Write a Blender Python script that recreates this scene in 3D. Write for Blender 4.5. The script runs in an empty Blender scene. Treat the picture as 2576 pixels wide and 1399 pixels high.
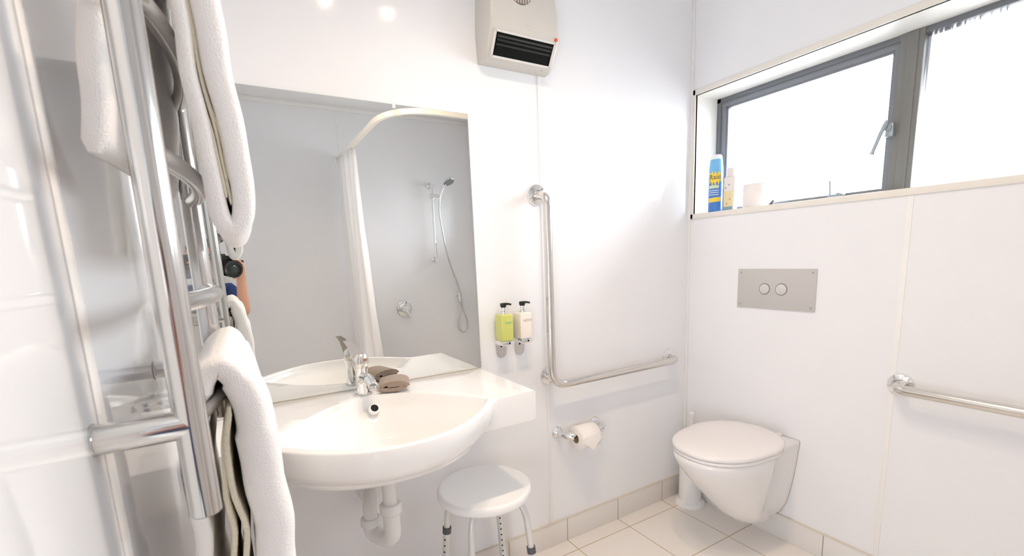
import bpy, bmesh, math, random
from mathutils import Vector, Matrix
random.seed(7)
PI = math.pi
SC = bpy.context.scene
COL = SC.collection
V = Vector

# ------------------------------------------------------------------ camera
CAM = V((-1.899196, -1.528784, 1.248286))
RR = V((0.85823544, -0.51160895, -0.0410879))
DD = V((-0.12129425, -0.12438401, -0.98479253))
FF = V((0.49871799, 0.85016757, -0.16880599))
cd = bpy.data.cameras.new('camera'); cam = bpy.data.objects.new('view_camera', cd); COL.objects.link(cam)
m = Matrix.Identity(4)
for i in range(3):
    m[i][0] = RR[i]; m[i][1] = -DD[i]; m[i][2] = -FF[i]; m[i][3] = CAM[i]
cam.matrix_world = m
cd.sensor_width = 36; cd.sensor_fit = 'HORIZONTAL'
cd.lens = 1164.798 / 2576 * 36
cd.shift_x = -5.34 / 2576; cd.shift_y = (849.11 - 699.5) / 2576
cd.clip_start = 0.004; cd.clip_end = 50
cd.dof.use_dof = True; cd.dof.focus_distance = 1.9; cd.dof.aperture_fstop = 7.0
SC.camera = cam
SC.view_settings.view_transform = 'Standard'; SC.view_settings.look = 'None'
SC.view_settings.gamma = 1; SC.view_settings.use_curve_mapping = False
SC.view_settings.exposure = -0.12

SC.cycles.use_adaptive_sampling = True; SC.cycles.adaptive_threshold = .04; SC.cycles.max_bounces = 10; SC.cycles.diffuse_bounces = 7; SC.cycles.glossy_bounces = 6; SC.cycles.transparent_max_bounces = 8
# ------------------------------------------------------------------ materials
MATS = {}
def mat(name, col, rough=.5, metal=0., spec=.5, coat=0., bump=None, trans=0., ior=1.45, sheen=0., emit=None, alpha=1., sss=0.):
    if name in MATS: return MATS[name]
    M = bpy.data.materials.new(name); M.use_nodes = True
    nt = M.node_tree; b = nt.nodes['Principled BSDF']
    b.inputs['Base Color'].default_value = (*col, 1)
    b.inputs['Roughness'].default_value = rough
    b.inputs['Metallic'].default_value = metal
    b.inputs['Specular IOR Level'].default_value = spec
    b.inputs['IOR'].default_value = ior
    b.inputs['Coat Weight'].default_value = coat
    b.inputs['Coat Roughness'].default_value = .03
    b.inputs['Transmission Weight'].default_value = trans
    b.inputs['Sheen Weight'].default_value = sheen
    b.inputs['Alpha'].default_value = alpha
    if sss: b.inputs['Subsurface Weight'].default_value = sss; b.inputs['Subsurface Radius'].default_value = (.02, .01, .008)
    if emit:
        b.inputs['Emission Color'].default_value = (*emit[0], 1); b.inputs['Emission Strength'].default_value = emit[1]
    # procedural colour variation
    tc = nt.nodes.new('ShaderNodeTexCoord'); nz = nt.nodes.new('ShaderNodeTexNoise')
    nz.inputs['Scale'].default_value = 6; nt.links.new(tc.outputs['Object'], nz.inputs['Vector'])
    mr = nt.nodes.new('ShaderNodeMapRange'); mr.inputs['To Min'].default_value = .97; mr.inputs['To Max'].default_value = 1.0
    nt.links.new(nz.outputs['Fac'], mr.inputs['Value'])
    mx = nt.nodes.new('ShaderNodeMix'); mx.data_type = 'RGBA'; mx.blend_type = 'MULTIPLY'; mx.inputs['Factor'].default_value = 1
    mx.inputs['A'].default_value = (*col, 1); nt.links.new(mr.outputs['Result'], mx.inputs['B'])
    nt.links.new(mx.outputs['Result'], b.inputs['Base Color'])
    if bump:
        sc, st, det = bump
        n2 = nt.nodes.new('ShaderNodeTexNoise'); n2.inputs['Scale'].default_value = sc; n2.inputs['Detail'].default_value = det
        nt.links.new(tc.outputs['Object'], n2.inputs['Vector'])
        bp = nt.nodes.new('ShaderNodeBump'); bp.inputs['Strength'].default_value = st; bp.inputs['Distance'].default_value = .004
        nt.links.new(n2.outputs['Fac'], bp.inputs['Height']); nt.links.new(bp.outputs['Normal'], b.inputs['Normal'])
    MATS[name] = M
    return M

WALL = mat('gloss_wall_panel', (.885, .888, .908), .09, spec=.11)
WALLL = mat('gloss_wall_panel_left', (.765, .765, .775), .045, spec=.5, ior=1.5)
CEIL = mat('ceiling_paint', (.88, .88, .88), .6)
STRIP = mat('joint_strip', (.92, .905, .89), .3)
TRIM = mat('window_trim_paint', (.86, .82, .75), .35)
REVEAL = mat('reveal_paint', (.9, .89, .85), .45)
CERAMIC = mat('white_ceramic', (.90, .885, .87), .06, coat=.4)
PANC = mat('toilet_ceramic', (.84, .82, .81), .07, coat=.3)
LIDP = mat('toilet_lid_plastic', (.86, .825, .815), .16)
PLAST = mat('white_plastic', (.86, .85, .84), .25)
CHROME = mat('chrome', (.86, .86, .86), .05, 1)
STEEL = mat('brushed_stainless', (.73, .70, .66), .2, 1)
RAILM = mat('towel_rail_chrome', (.67, .66, .64), .13, 1)
MIRROR = mat('mirror_silver', (.85, .865, .85), .0, 1)
GLASSE = mat('mirror_edge', (.45, .55, .5), .1)
ALU = mat('grey_window_aluminium', (.17, .18, .20), .4)
ALUL = mat('grey_sash_aluminium', (.24, .255, .28), .4)
LATCH = mat('latch_metal', (.40, .45, .48), .35, .6)
TOWEL = mat('white_towel_terry', (.88, .855, .84), .95, spec=.1, sheen=.4, bump=(420, .35, 2))
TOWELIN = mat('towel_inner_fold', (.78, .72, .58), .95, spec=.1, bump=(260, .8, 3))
BROWN = mat('taupe_terry', (.40, .31, .25), .95, spec=.1, sheen=.3, bump=(300, 1., 3))
CURT = mat('curtain_cloth', (.92, .88, .86), .8, spec=.2)
HEATG = mat('heater_casing', (.63, .605, .56), .28)
BLACK = mat('black_plastic', (.012, .014, .013), .35)
DARKG = mat('dark_grey_rubber', (.10, .105, .12), .5)
DARKSLAT = mat('dark_slat', (.018, .02, .018), .4)
RED = mat('red_indicator', (.8, .09, .03), .3)
PLATE = mat('flush_plate_satin', (.57, .555, .54), .32)
BTN = mat('flush_button', (.70, .69, .69), .2, .25)
GREY = mat('grey_plastic', (.35, .36, .38), .4)
HOLE = mat('dark_hole', (.004, .004, .004), .8)
GREENS = mat('green_soap', (.60, .62, .16), .12, coat=.5)
CREAMS = mat('cream_soap', (.90, .82, .74), .15, coat=.3)
GREENT = mat('green_print', (.20, .48, .28), .4)
GREYT = mat('grey_print', (.42, .38, .36), .4)
PAPER = mat('toilet_paper', (.93, .88, .85), .9, spec=.1, bump=(120, .25, 2))
CARD = mat('cardboard', (.55, .40, .27), .9)
BLUE = mat('can_blue', (.07, .24, .66), .3)
LBLUE = mat('can_light_blue', (.20, .52, .85), .3)
YEL = mat('can_yellow', (.95, .70, .08), .35)
ORANGE = mat('can_red_print', (.75, .25, .05), .4)
WCAP = mat('white_cap', (.90, .92, .97), .3)
LEGM = mat('stool_leg_aluminium', (.76, .765, .75), .35, .3)
SEATM = mat('stool_seat_plastic', (.93, .925, .92), .4, bump=(500, .15, 1))
SKIN = mat('skin', (.62, .33, .22), .55, sss=.1)
HAIR = mat('dark_hair', (.03, .018, .012), .5)
NAVY = mat('navy_shirt', (.02, .05, .17), .8)
DENIM = mat('dark_trousers', (.05, .055, .07), .85)
SHOE = mat('dark_shoe', (.03, .03, .03), .5)
EYEW = mat('eye_white', (.8, .8, .8), .2)
LIP = mat('lips', (.50, .18, .14), .5)
LENSG = mat('lens_glass', (.01, .02, .02), .03, coat=1)
FOIL = mat('silver_foil', (.5, .5, .5), .2, .7)
GROUT = mat('grout', (.62, .50, .36), .9)

def foil_mat():
    M = MATS['silver_foil']; nt = M.node_tree; b = nt.nodes['Principled BSDF']
    tc = nt.nodes.new('ShaderNodeTexCoord'); v = nt.nodes.new('ShaderNodeTexVoronoi'); v.inputs['Scale'].default_value = 60
    nt.links.new(tc.outputs['Object'], v.inputs['Vector'])
    r = nt.nodes.new('ShaderNodeValToRGB'); r.color_ramp.elements[0].color = (.25, .25, .25, 1); r.color_ramp.elements[1].color = (.85, .83, .82, 1)
    r.color_ramp.elements[0].position = .35; r.color_ramp.elements[1].position = .45
    nt.links.new(v.outputs['Distance'], r.inputs['Fac']); nt.links.new(r.outputs['Color'], b.inputs['Base Color'])
foil_mat()

def tile_mat(name, x0, y0, s, axes, col, grout, gw=.0022):
    """square tiles in world space; axes = pairs (axis index, origin) that carry joints"""
    M = bpy.data.materials.new(name); M.use_nodes = True; nt = M.node_tree; b = nt.nodes['Principled BSDF']
    L = nt.links.new; N = nt.nodes.new
    g = N('ShaderNodeNewGeometry'); sp = N('ShaderNodeSeparateXYZ'); L(g.outputs['Position'], sp.inputs[0])
    outs = []
    for ax, o in axes:
        a = N('ShaderNodeMath'); a.operation = 'SUBTRACT'; L(sp.outputs[ax], a.inputs[0]); a.inputs[1].default_value = o
        w = N('ShaderNodeMath'); w.operation = 'PINGPONG'; L(a.outputs[0], w.inputs[0]); w.inputs[1].default_value = s / 2
        c = N('ShaderNodeMapRange'); L(w.outputs[0], c.inputs['Value'])
        c.inputs['From Min'].default_value = gw * .6; c.inputs['From Max'].default_value = gw * 1.3
        c.inputs['To Min'].default_value = 1; c.inputs['To Max'].default_value = 0
        outs.append(c.outputs[0])
    f = outs[0]
    if len(outs) > 1:
        mm = N('ShaderNodeMath'); mm.operation = 'MAXIMUM'; L(outs[0], mm.inputs[0]); L(outs[1], mm.inputs[1]); f = mm.outputs[0]
    nz = N('ShaderNodeTexNoise'); nz.inputs['Scale'].default_value = 3; L(g.outputs['Position'], nz.inputs['Vector'])
    cr = N('ShaderNodeMix'); cr.data_type = 'RGBA'; cr.inputs['A'].default_value = (*col, 1); cr.inputs['B'].default_value = (*[c * .95 for c in col], 1)
    L(nz.outputs['Fac'], cr.inputs['Factor'])
    mx = N('ShaderNodeMix'); mx.data_type = 'RGBA'; L(f, mx.inputs['Factor']); L(cr.outputs['Result'], mx.inputs['A']); mx.inputs['B'].default_value = (*grout, 1)
    L(mx.outputs['Result'], b.inputs['Base Color'])
    rg = N('ShaderNodeMapRange'); L(f, rg.inputs['Value']); rg.inputs['To Min'].default_value = .22; rg.inputs['To Max'].default_value = .9
    L(rg.outputs[0], b.inputs['Roughness'])
    iv = N('ShaderNodeMath'); iv.operation = 'SUBTRACT'; iv.inputs[0].default_value = 1; L(f, iv.inputs[1])
    bp = N('ShaderNodeBump'); bp.inputs['Strength'].default_value = .5; bp.inputs['Distance'].default_value = .002
    L(iv.outputs[0], bp.inputs['Height']); L(bp.outputs['Normal'], b.inputs['Normal'])
    return M
AX, GY, TS = -.174, -.0855, .30
TILE = tile_mat('floor_tiles', 0, 0, TS, [(0, AX), (1, GY)], (.88, .835, .785), (.55, .42, .27))
SKA = tile_mat('skirting_tiles_back', 0, 0, TS, [(0, AX)], (.82, .775, .735), (.42, .38, .30))
SKB = tile_mat('skirting_tiles_side', 0, 0, TS, [(1, GY)], (.84, .82, .80), (.42, .38, .30))

def glass_mat(name, streak):
    M = bpy.data.materials.new(name); M.use_nodes = True; nt = M.node_tree; nt.nodes.clear()
    L = nt.links.new; N = nt.nodes.new
    o = N('ShaderNodeOutputMaterial'); t = N('ShaderNodeBsdfTransparent'); tl = N('ShaderNodeBsdfTranslucent'); gl = N('ShaderNodeBsdfGlossy')
    gl.inputs['Roughness'].default_value = .08
    tc = N('ShaderNodeTexCoord'); mp = N('ShaderNodeMapping'); mp.inputs['Scale'].default_value = (1, 150, 2.2)
    L(tc.outputs['Object'], mp.inputs['Vector'])
    nz = N('ShaderNodeTexNoise'); nz.inputs['Scale'].default_value = 1.0; nz.inputs['Detail'].default_value = 3; L(mp.outputs[0], nz.inputs['Vector'])
    n2 = N('ShaderNodeTexNoise'); n2.inputs['Scale'].default_value = 3.2; L(tc.outputs['Object'], n2.inputs['Vector'])
    n2.inputs['Detail'].default_value = 0; ml = N('ShaderNodeMath'); ml.operation = 'ADD'; L(nz.outputs['Fac'], ml.inputs[0]); L(n2.outputs['Fac'], ml.inputs[1])
    r = N('ShaderNodeValToRGB'); L(ml.outputs[0], r.inputs['Fac'])
    mx_ = N('ShaderNodeMapRange'); L(ml.outputs[0], mx_.inputs['Value']); mx_.inputs['From Min'].default_value = .5; mx_.inputs['From Max'].default_value = 1.5; L(mx_.outputs[0], r.inputs['Fac']); r.color_ramp.elements[0].position = .50; r.color_ramp.elements[0].color = (1, 1, 1, 1)
    r.color_ramp.elements[1].position = .60; r.color_ramp.elements[1].color = (1 - streak, 1 - streak * 1.003, 1 - streak * .998, 1)
    L(r.outputs['Color'], t.inputs['Color'])
    m1 = N('ShaderNodeMixShader'); m1.inputs[0].default_value = .06; L(t.outputs[0], m1.inputs[1]); L(tl.outputs[0], m1.inputs[2])
    fr = N('ShaderNodeFresnel'); fr.inputs['IOR'].default_value = 1.45
    m2 = N('ShaderNodeMixShader'); L(fr.outputs[0], m2.inputs[0]); L(m1.outputs[0], m2.inputs[1]); L(gl.outputs[0], m2.inputs[2])
    L(m2.outputs[0], o.inputs['Surface'])
    return M
GLASS_L = glass_mat('obscure_glass_sash', .0)
GLASS_R = glass_mat('reeded_obscure_glass', .745)

# ------------------------------------------------------------------ mesh helpers
def finish(name, bm, material, parent=None, smooth=True, angle=35, loc=None, bevel=None, subsurf=0):
    bmesh.ops.recalc_face_normals(bm, faces=bm.faces[:])
    me = bpy.data.meshes.new(name); bm.to_mesh(me); bm.free()
    mats = material if isinstance(material, (list, tuple)) else [material]
    for x in mats: me.materials.append(x)
    if smooth:
        me.polygons.foreach_set('use_smooth', [True] * len(me.polygons))
        me.set_sharp_from_angle(angle=math.radians(angle))
    o = bpy.data.objects.new(name, me); COL.objects.link(o)
    if loc is not None: o.location = loc
    if parent is not None:
        o.parent = parent
        o.matrix_parent_inverse = wm(parent).inverted()
    if bevel:
        md = o.modifiers.new('bevel', 'BEVEL'); md.width = bevel; md.segments = 2; md.limit_method = 'ANGLE'; md.angle_limit = math.radians(40)
    if subsurf:
        md = o.modifiers.new('sub', 'SUBSURF'); md.levels = subsurf; md.render_levels = subsurf
    return o
def wm(o):
    M = Matrix.Translation(o.location) @ o.rotation_euler.to_matrix().to_4x4()
    if o.parent: M = wm(o.parent) @ o.matrix_parent_inverse @ M
    return M
def thing(name, label, cat, loc=(0, 0, 0), group=None):
    o = bpy.data.objects.new(name, None); COL.objects.link(o); o.location = loc; o.empty_display_size = .05
    o['label'] = label; o['category'] = cat
    if group: o['group'] = group
    return o
def tag(o, label, cat, group=None):
    o['label'] = label; o['category'] = cat
    if group: o['group'] = group
    return o
def struct(o, label=None):
    o['kind'] = 'structure'
    return o
def box(bm, x0, x1, y0, y1, z0, z1, bev=0, seg=2, mi=0):
    mat_ = Matrix.Translation(((x0 + x1) / 2, (y0 + y1) / 2, (z0 + z1) / 2)) @ Matrix.Diagonal((abs(x1 - x0), abs(y1 - y0), abs(z1 - z0), 1))
    r = bmesh.ops.create_cube(bm, size=1, matrix=mat_)
    es = list({e for v in r['verts'] for e in v.link_edges})
    fs = list({f for v in r['verts'] for f in v.link_faces})
    for f in fs: f.material_index = mi
    if bev: bmesh.ops.bevel(bm, geom=es, offset=bev, segments=seg, affect='EDGES', profile=.5)
def obox(name, x0, x1, y0, y1, z0, z1, material, parent=None, bev=0, seg=2):
    bm = bmesh.new(); box(bm, x0, x1, y0, y1, z0, z1, bev, seg); return finish(name, bm, material, parent)
def frame_for(d):
    d = d.normalized(); a = V((0, 0, 1)) if abs(d.z) < .9 else V((1, 0, 0))
    u = d.cross(a).normalized(); return u, d.cross(u).normalized()
def tube(bm, pts, r, n=20, caps=True, closed=False, mi=0):
    pts = [V(p) for p in pts]; k = len(pts)
    rs = r if isinstance(r, (list, tuple)) else [r] * k
    rings = []; u = None
    for i, p in enumerate(pts):
        if closed: t = (pts[(i + 1) % k] - pts[i - 1]).normalized()
        else:
            a = pts[max(i - 1, 0)]; b = pts[min(i + 1, k - 1)]; t = (b - a).normalized()
        if u is None: u, w = frame_for(t)
        else:
            u = (u - t * u.dot(t)).normalized(); w = t.cross(u)
        rings.append([bm.verts.new(p + (u * math.cos(2 * PI * j / n) + w * math.sin(2 * PI * j / n)) * rs[i]) for j in range(n)])
    m_ = k if closed else k - 1
    for i in range(m_):
        A = rings[i]; B = rings[(i + 1) % k]
        for j in range(n):
            f = bm.faces.new((A[j], A[(j + 1) % n], B[(j + 1) % n], B[j])); f.material_index = mi
    if caps and not closed:
        for R_ in (rings[0], rings[-1]):
            try:
                f = bm.faces.new(R_); f.material_index = mi
            except ValueError: pass
    return rings
def otube(name, pts, r, material, parent=None, n=20, closed=False, angle=40):
    bm = bmesh.new(); tube(bm, pts, r, n, closed=closed); return finish(name, bm, material, parent, angle=angle)
def lathe(bm, origin, axis, prof, n=32, mi=0):
    """prof: list (radius, height along axis)"""
    o = V(origin); ax = V(axis).normalized(); u, w = frame_for(ax); rings = []
    for r, h in prof:
        if r < 1e-6: rings.append([bm.verts.new(o + ax * h)])
        else: rings.append([bm.verts.new(o + ax * h + (u * math.cos(2 * PI * j / n) + w * math.sin(2 * PI * j / n)) * r) for j in range(n)])
    for A, B in zip(rings, rings[1:]):
        for j in range(n):
            a0 = A[j % len(A)]; a1 = A[(j + 1) % len(A)]; b0 = B[j % len(B)]; b1 = B[(j + 1) % len(B)]
            vs = []
            for q in (a0, a1, b1, b0):
                if q not in vs: vs.append(q)
            if len(vs) > 2:
                f = bm.faces.new(vs); f.material_index = mi
    for R_ in (rings[0], rings[-1]):
        if len(R_) > 2:
            f = bm.faces.new(R_); f.material_index = mi
def olathe(name, origin, axis, prof, material, parent=None, n=32, angle=35):
    bm = bmesh.new(); lathe(bm, origin, axis, prof, n); return finish(name, bm, material, parent, angle=angle)
def bend(pts, rad, seg=8):
    """round the corners of a polyline"""
    pts = [V(p) for p in pts]; out = [pts[0]]
    for i in range(1, len(pts) - 1):
        a, p, b = pts[i - 1], pts[i], pts[i + 1]
        R_ = rad[i - 1] if isinstance(rad, (list, tuple)) else rad
        d1 = (a - p).normalized(); d2 = (b - p).normalized(); l = min(R_, (a - p).length * .49, (b - p).length * .49)
        s, e = p + d1 * l, p + d2 * l
        for k in range(seg + 1):
            t = k / seg; out.append(s * (1 - t) ** 2 + p * 2 * t * (1 - t) + e * t * t)
    out.append(pts[-1]); return out
def spline(pts, k=8):
    pts = [V(p) for p in pts]; P_ = [pts[0] * 2 - pts[1]] + pts + [pts[-1] * 2 - pts[-2]]; out = []
    for i in range(1, len(P_) - 2):
        a, b, c, d = P_[i - 1:i + 3]
        for j in range(k):
            t = j / k
            out.append(.5 * ((2 * b) + (c - a) * t + (2 * a - 5 * b + 4 * c - d) * t * t + (3 * b - a - 3 * c + d) * t ** 3))
    out.append(pts[-1]); return out
def prism(bm, poly, axis, a, b, mi=0, bev=0):
    """extrude a 2D polygon between a and b along axis ('x','y','z')"""
    def P3(p, h):
        return {'x': (h, p[0], p[1]), 'y': (p[0], h, p[1]), 'z': (p[0], p[1], h)}[axis]
    A = [bm.verts.new(P3(p, a)) for p in poly]; B = [bm.verts.new(P3(p, b)) for p in poly]
    n = len(poly); fs = [bm.faces.new(A), bm.faces.new(B)]
    for i in range(n): fs.append(bm.faces.new((A[i], A[(i + 1) % n], B[(i + 1) % n], B[i])))
    for f in fs: f.material_index = mi
    if bev:
        es = list({e for f in fs for e in f.edges}); bmesh.ops.bevel(bm, geom=es, offset=bev, segments=2, affect='EDGES')
def text_mesh(name, s, size, M, material, parent=None, extrude=.0002):
    cu = bpy.data.curves.new(name, 'FONT'); cu.body = s; cu.size = size; cu.extrude = extrude
    cu.align_x = 'CENTER'; cu.align_y = 'CENTER'
    o = bpy.data.objects.new(name, cu); COL.objects.link(o)
    dg = bpy.context.evaluated_depsgraph_get(); me = bpy.data.meshes.new_from_object(o.evaluated_get(dg))
    bpy.data.objects.remove(o); me.transform(M); me.materials.clear(); me.materials.append(material)
    q = bpy.data.objects.new(name, me); COL.objects.link(q)
    if parent is not None: q.parent = parent; q.matrix_parent_inverse = wm(parent).inverted()
    return q
def basis(o, x, y):
    x = V(x).normalized(); y = V(y).normalized(); z = x.cross(y)
    M = Matrix.Identity(4)
    for i in range(3): M[i][0] = x[i]; M[i][1] = y[i]; M[i][2] = z[i]; M[i][3] = o[i]
    return M

# ------------------------------------------------------------------ room shell
W, D, H = 2.05, 2.40, 2.442
bm = bmesh.new(); box(bm, -3.3, .2, -D - .1, .1, -.1, 0); struct(finish('floor', bm, TILE, smooth=False))
bm = bmesh.new(); box(bm, -3.3, .2, -D - .1, .1, H, H + .1); struct(finish('ceiling', bm, CEIL, smooth=False))
bm = bmesh.new(); box(bm, -W - .1, .2, 0, .1, 0, H); struct(finish('wall_back', bm, WALL, smooth=False))
bm = bmesh.new(); box(bm, -3.3, .2, -D - .1, -D, 0, H); struct(finish('wall_front', bm, WALL, smooth=False))
WY0, WY1, WZ0, WZ1 = -.022, -2.26, 1.419, 1.945      # window opening in the right wall
bm = bmesh.new()
box(bm, 0, .2, -D, 0, 0, WZ0); box(bm, 0, .2, -D, 0, WZ1, H)
box(bm, 0, .2, WY0, 0, WZ0, WZ1); box(bm, 0, .2, -D, WY1, WZ0, WZ1)
struct(finish('wall_right', bm, WALL, smooth=False))
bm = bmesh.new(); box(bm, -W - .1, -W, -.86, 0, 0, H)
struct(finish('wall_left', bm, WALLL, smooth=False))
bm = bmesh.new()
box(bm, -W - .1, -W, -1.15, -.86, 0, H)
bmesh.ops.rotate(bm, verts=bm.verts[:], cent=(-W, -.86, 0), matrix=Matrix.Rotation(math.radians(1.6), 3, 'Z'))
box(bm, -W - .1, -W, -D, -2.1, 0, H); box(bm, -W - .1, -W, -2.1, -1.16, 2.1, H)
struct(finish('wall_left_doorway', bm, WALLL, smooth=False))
bm = bmesh.new(); box(bm, -3.3, -3.2, -D, 0, 0, H); box(bm, -3.2, -W - .1, .0, .1, 0, H)
struct(finish('wall_hall', bm, CEIL, smooth=False))
# door casing around the doorway
bm = bmesh.new(); box(bm, -W - .115, -W + .0, -2.12, -2.07, 0, 2.12, .003); box(bm, -W - .115, -W, -1.19, -1.165, 0, 2.12, .003); box(bm, -W - .115, -W, -2.12, -1.165, 2.08, 2.12, .003)
struct(finish('trim_1', bm, STRIP))

# joint strips between wall panels
def strip(n, x0, x1, y0, y1, z0=.105, z1=H):
    bm = bmesh.new(); box(bm, x0, x1, y0, y1, z0, z1, .0008); struct(finish('trim_%d' % n, bm, STRIP))
strip(2, -.860, -.846, -.0022, .001)
strip(3, -.0022, .001, -.866, -.850, .105, WZ0 - .023)
strip(4, -.0022, .001, -.866, -.850, WZ1 + .023, H)
strip(5, -.010, .0, -.010, .0)
strip(6, -W, -W + .0025, -.875, -.845)
strip(7, -1.105, -1.091, -D, -D + .0025)
bm = bmesh.new(); box(bm, -W, 0, -D, -D + .012, H - .03, H, .002); box(bm, -W, 0, -.012, 0, H - .03, H, .002); box(bm, -.012, 0, -D, 0, H - .03, H, .002); struct(finish('trim_8', bm, STRIP))
# tiled skirting
SK = .105
bm = bmesh.new(); box(bm, -W, 0, -.009, 0, 0, SK, .0015); struct(finish('baseboard_back', bm, SKA))
bm = bmesh.new(); box(bm, -.009, 0, -D, 0, 0, SK, .0015); struct(finish('baseboard_right', bm, SKB))
bm = bmesh.new(); box(bm, -W, -W + .009, -1.15, 0, 0, SK, .0015); struct(finish('baseboard_left', bm, SKB))
bm = bmesh.new(); box(bm, -W, 0, -D, -D + .009, 0, SK, .0015); struct(finish('baseboard_front', bm, SKA))
bm = bmesh.new()
box(bm, -W, 0, -.0105, 0, SK, SK + .004); box(bm, -.0105, 0, -D, 0, SK, SK + .004)
struct(finish('trim_9', bm, mat('sealant', (.74, .68, .58), .5)))

# ------------------------------------------------------------------ window
bm = bmesh.new(); T = .023
box(bm, -.006, .012, WY1 - T, -.001, WZ1, WZ1 + T, .0015); box(bm, -.006, .012, WY1 - T, -.001, WZ0 - T, WZ0, .0015)
box(bm, -.006, .012, WY0, -.001, WZ0 - T, WZ1 + T, .0015); box(bm, -.006, .012, WY1 - T, WY1, WZ0 - T, WZ1 + T, .0015)
struct(finish('trim_10', bm, TRIM))
bm = bmesh.new()
box(bm, .008, .2, WY1, WY0, WZ1 - .001, WZ1 + .01); box(bm, .008, .2, WY1, WY0, WZ0 - .01, WZ0 + .001)
box(bm, .008, .2, WY0 - .001, WY0 + .01, WZ0, WZ1); box(bm, .008, .2, WY1 - .01, WY1 + .001, WZ0, WZ1)
struct(finish('trim_11', bm, REVEAL))
win = bpy.data.objects.new('window_1', None); COL.objects.link(win); win.location = (.15, WY0, WZ0); struct(win)
FX = .150
bm = bmesh.new()
box(bm, FX, FX + .05, WY0 - .020, WY0, WZ0, WZ1, .001); box(bm, FX, FX + .05, WY1, WY1 + .02, WZ0, WZ1, .001)
box(bm, FX, FX + .05, WY1, WY0, WZ1 - .020, WZ1, .001); box(bm, FX, FX + .05, WY1, WY0, WZ0, WZ0 + .010, .001)
finish('window_frame', bm, ALU, win)
bm = bmesh.new(); box(bm, FX - .004, FX + .05, -.800, -.732, WZ0, WZ1 - .002, .001); box(bm, FX - .008, FX, -.785, -.755, WZ0, WZ1 - .003, .001)
finish('mullion', bm, mat('mullion_grey', (.22, .22, .21), .4), win)
bm = bmesh.new(); box(bm, FX - .004, FX + .05, -1.545, -1.480, WZ0, WZ1 - .002, .001); box(bm, FX - .008, FX, -1.528, -1.498, WZ0, WZ1 - .003, .001)
finish('mullion', bm, MATS['mullion_grey'], win)
sash = bmesh.new(); y0, y1, z0, z1 = -.738, -.042, WZ0 + .010, WZ1 - .018
for a in (0, 1):
    i = a * .010; x0 = FX + .006 + a * .008
    w_ = .022 - a * .004
    box(sash, x0 + .0007, FX + .039, y0 + i + .0004, y0 + i + w_, z0 + i + .0004, z1 - i - .0004, .0006); box(sash, x0 + .0007, FX + .039, y1 - i - w_, y1 - i - .0004, z0 + i, z1 - i, .0006)
    box(sash, x0, FX + .04, y0 + i, y1 - i, z1 - i - w_, z1 - i, .0006); box(sash, x0, FX + .04, y0 + i, y1 - i, z0, z0 + .014, .0006)
for b_ in ((y0, y0 + .03, z0, z1), (y1 - .03, y1, z0, z1), (y0, y1, z1 - .03, z1)): box(sash, FX + .0155, FX + .0375, b_[0], b_[1], b_[2], b_[3])
sash = finish('sash', sash, ALUL, win)
bm = bmesh.new(); box(bm, FX + .026, FX + .030, -.72, -.06, z0 + .005, z1 - .02); finish('pane', bm, GLASS_L, sash, smooth=False)
bm = bmesh.new(); box(bm, FX + .026, FX + .030, -1.49, -.79, WZ0 + .005, WZ1 - .015); finish('pane', bm, GLASS_R, win, smooth=False)
bm = bmesh.new(); box(bm, FX + .026, FX + .030, WY1 + .015, -1.535, WZ0 + .005, WZ1 - .015); finish('pane', bm, GLASS_R, win, smooth=False)
# handle on the mullion side and stay at the sill
bm = bmesh.new()
box(bm, FX - .022, FX + .002, -.742, -.718, 1.615, 1.66, .003); lathe(bm, (FX - .03, -.728, 1.645), (1, 0, 0), [(.011, 0), (.011, .02)], 20)
tube(bm, [(FX - .028, -.725, 1.668), (FX - .034, -.722, 1.652), (FX - .036, -.712, 1.63), (FX - .040, -.695, 1.575), (FX - .038, -.690, 1.562)], [.006, .008, .006, .0055, .007], 14)
finish('window_latch', bm, LATCH, win)
bm = bmesh.new()
box(bm, FX - .025, FX + .01, -.60, -.545, WZ0 + .002, WZ0 + .022, .003); box(bm, FX - .03, FX, -.592, -.578, WZ0 + .008, WZ0 + .026, .002)
tube(bm, [(FX - .02, -.553, WZ0 + .01), (FX - .02, -.549, WZ0 + .075)], .0032, 12); lathe(bm, (FX - .03, -.58, WZ0 + .014), (1, 0, 0), [(.008, 0), (.008, .012)], 16)
finish('window_stay', bm, LATCH, win)
bm = bmesh.new(); tube(bm, [(FX - .03, -.325, WZ0 + .002), (FX - .03, -.325, WZ0 + .02), (FX - .024, -.332, WZ0 + .028)], .005, 12)
finish('stay_peg', bm, DARKG, win)

# ------------------------------------------------------------------ mirror
MX0, MX1, MZ0, MZ1 = -W + .01, -1.153, .8505, 1.741
bm = bmesh.new(); box(bm, MX0, MX1, -.0055, -.0005, MZ0, MZ1)
mir = finish('mirror', bm, GLASSE, smooth=False); tag(mir, 'large frameless rectangular wall mirror standing directly above the washbasin', 'mirror')
bm = bmesh.new()
vs = [bm.verts.new(p) for p in ((MX0 + .001, -.0058, MZ0 + .001), (MX1 - .001, -.0058, MZ0 + .001), (MX1 - .001, -.0058, MZ1 - .001), (MX0 + .001, -.0058, MZ1 - .001))]
bm.faces.new(vs); finish('mirror_face', bm, MIRROR, mir, smooth=False)

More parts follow.
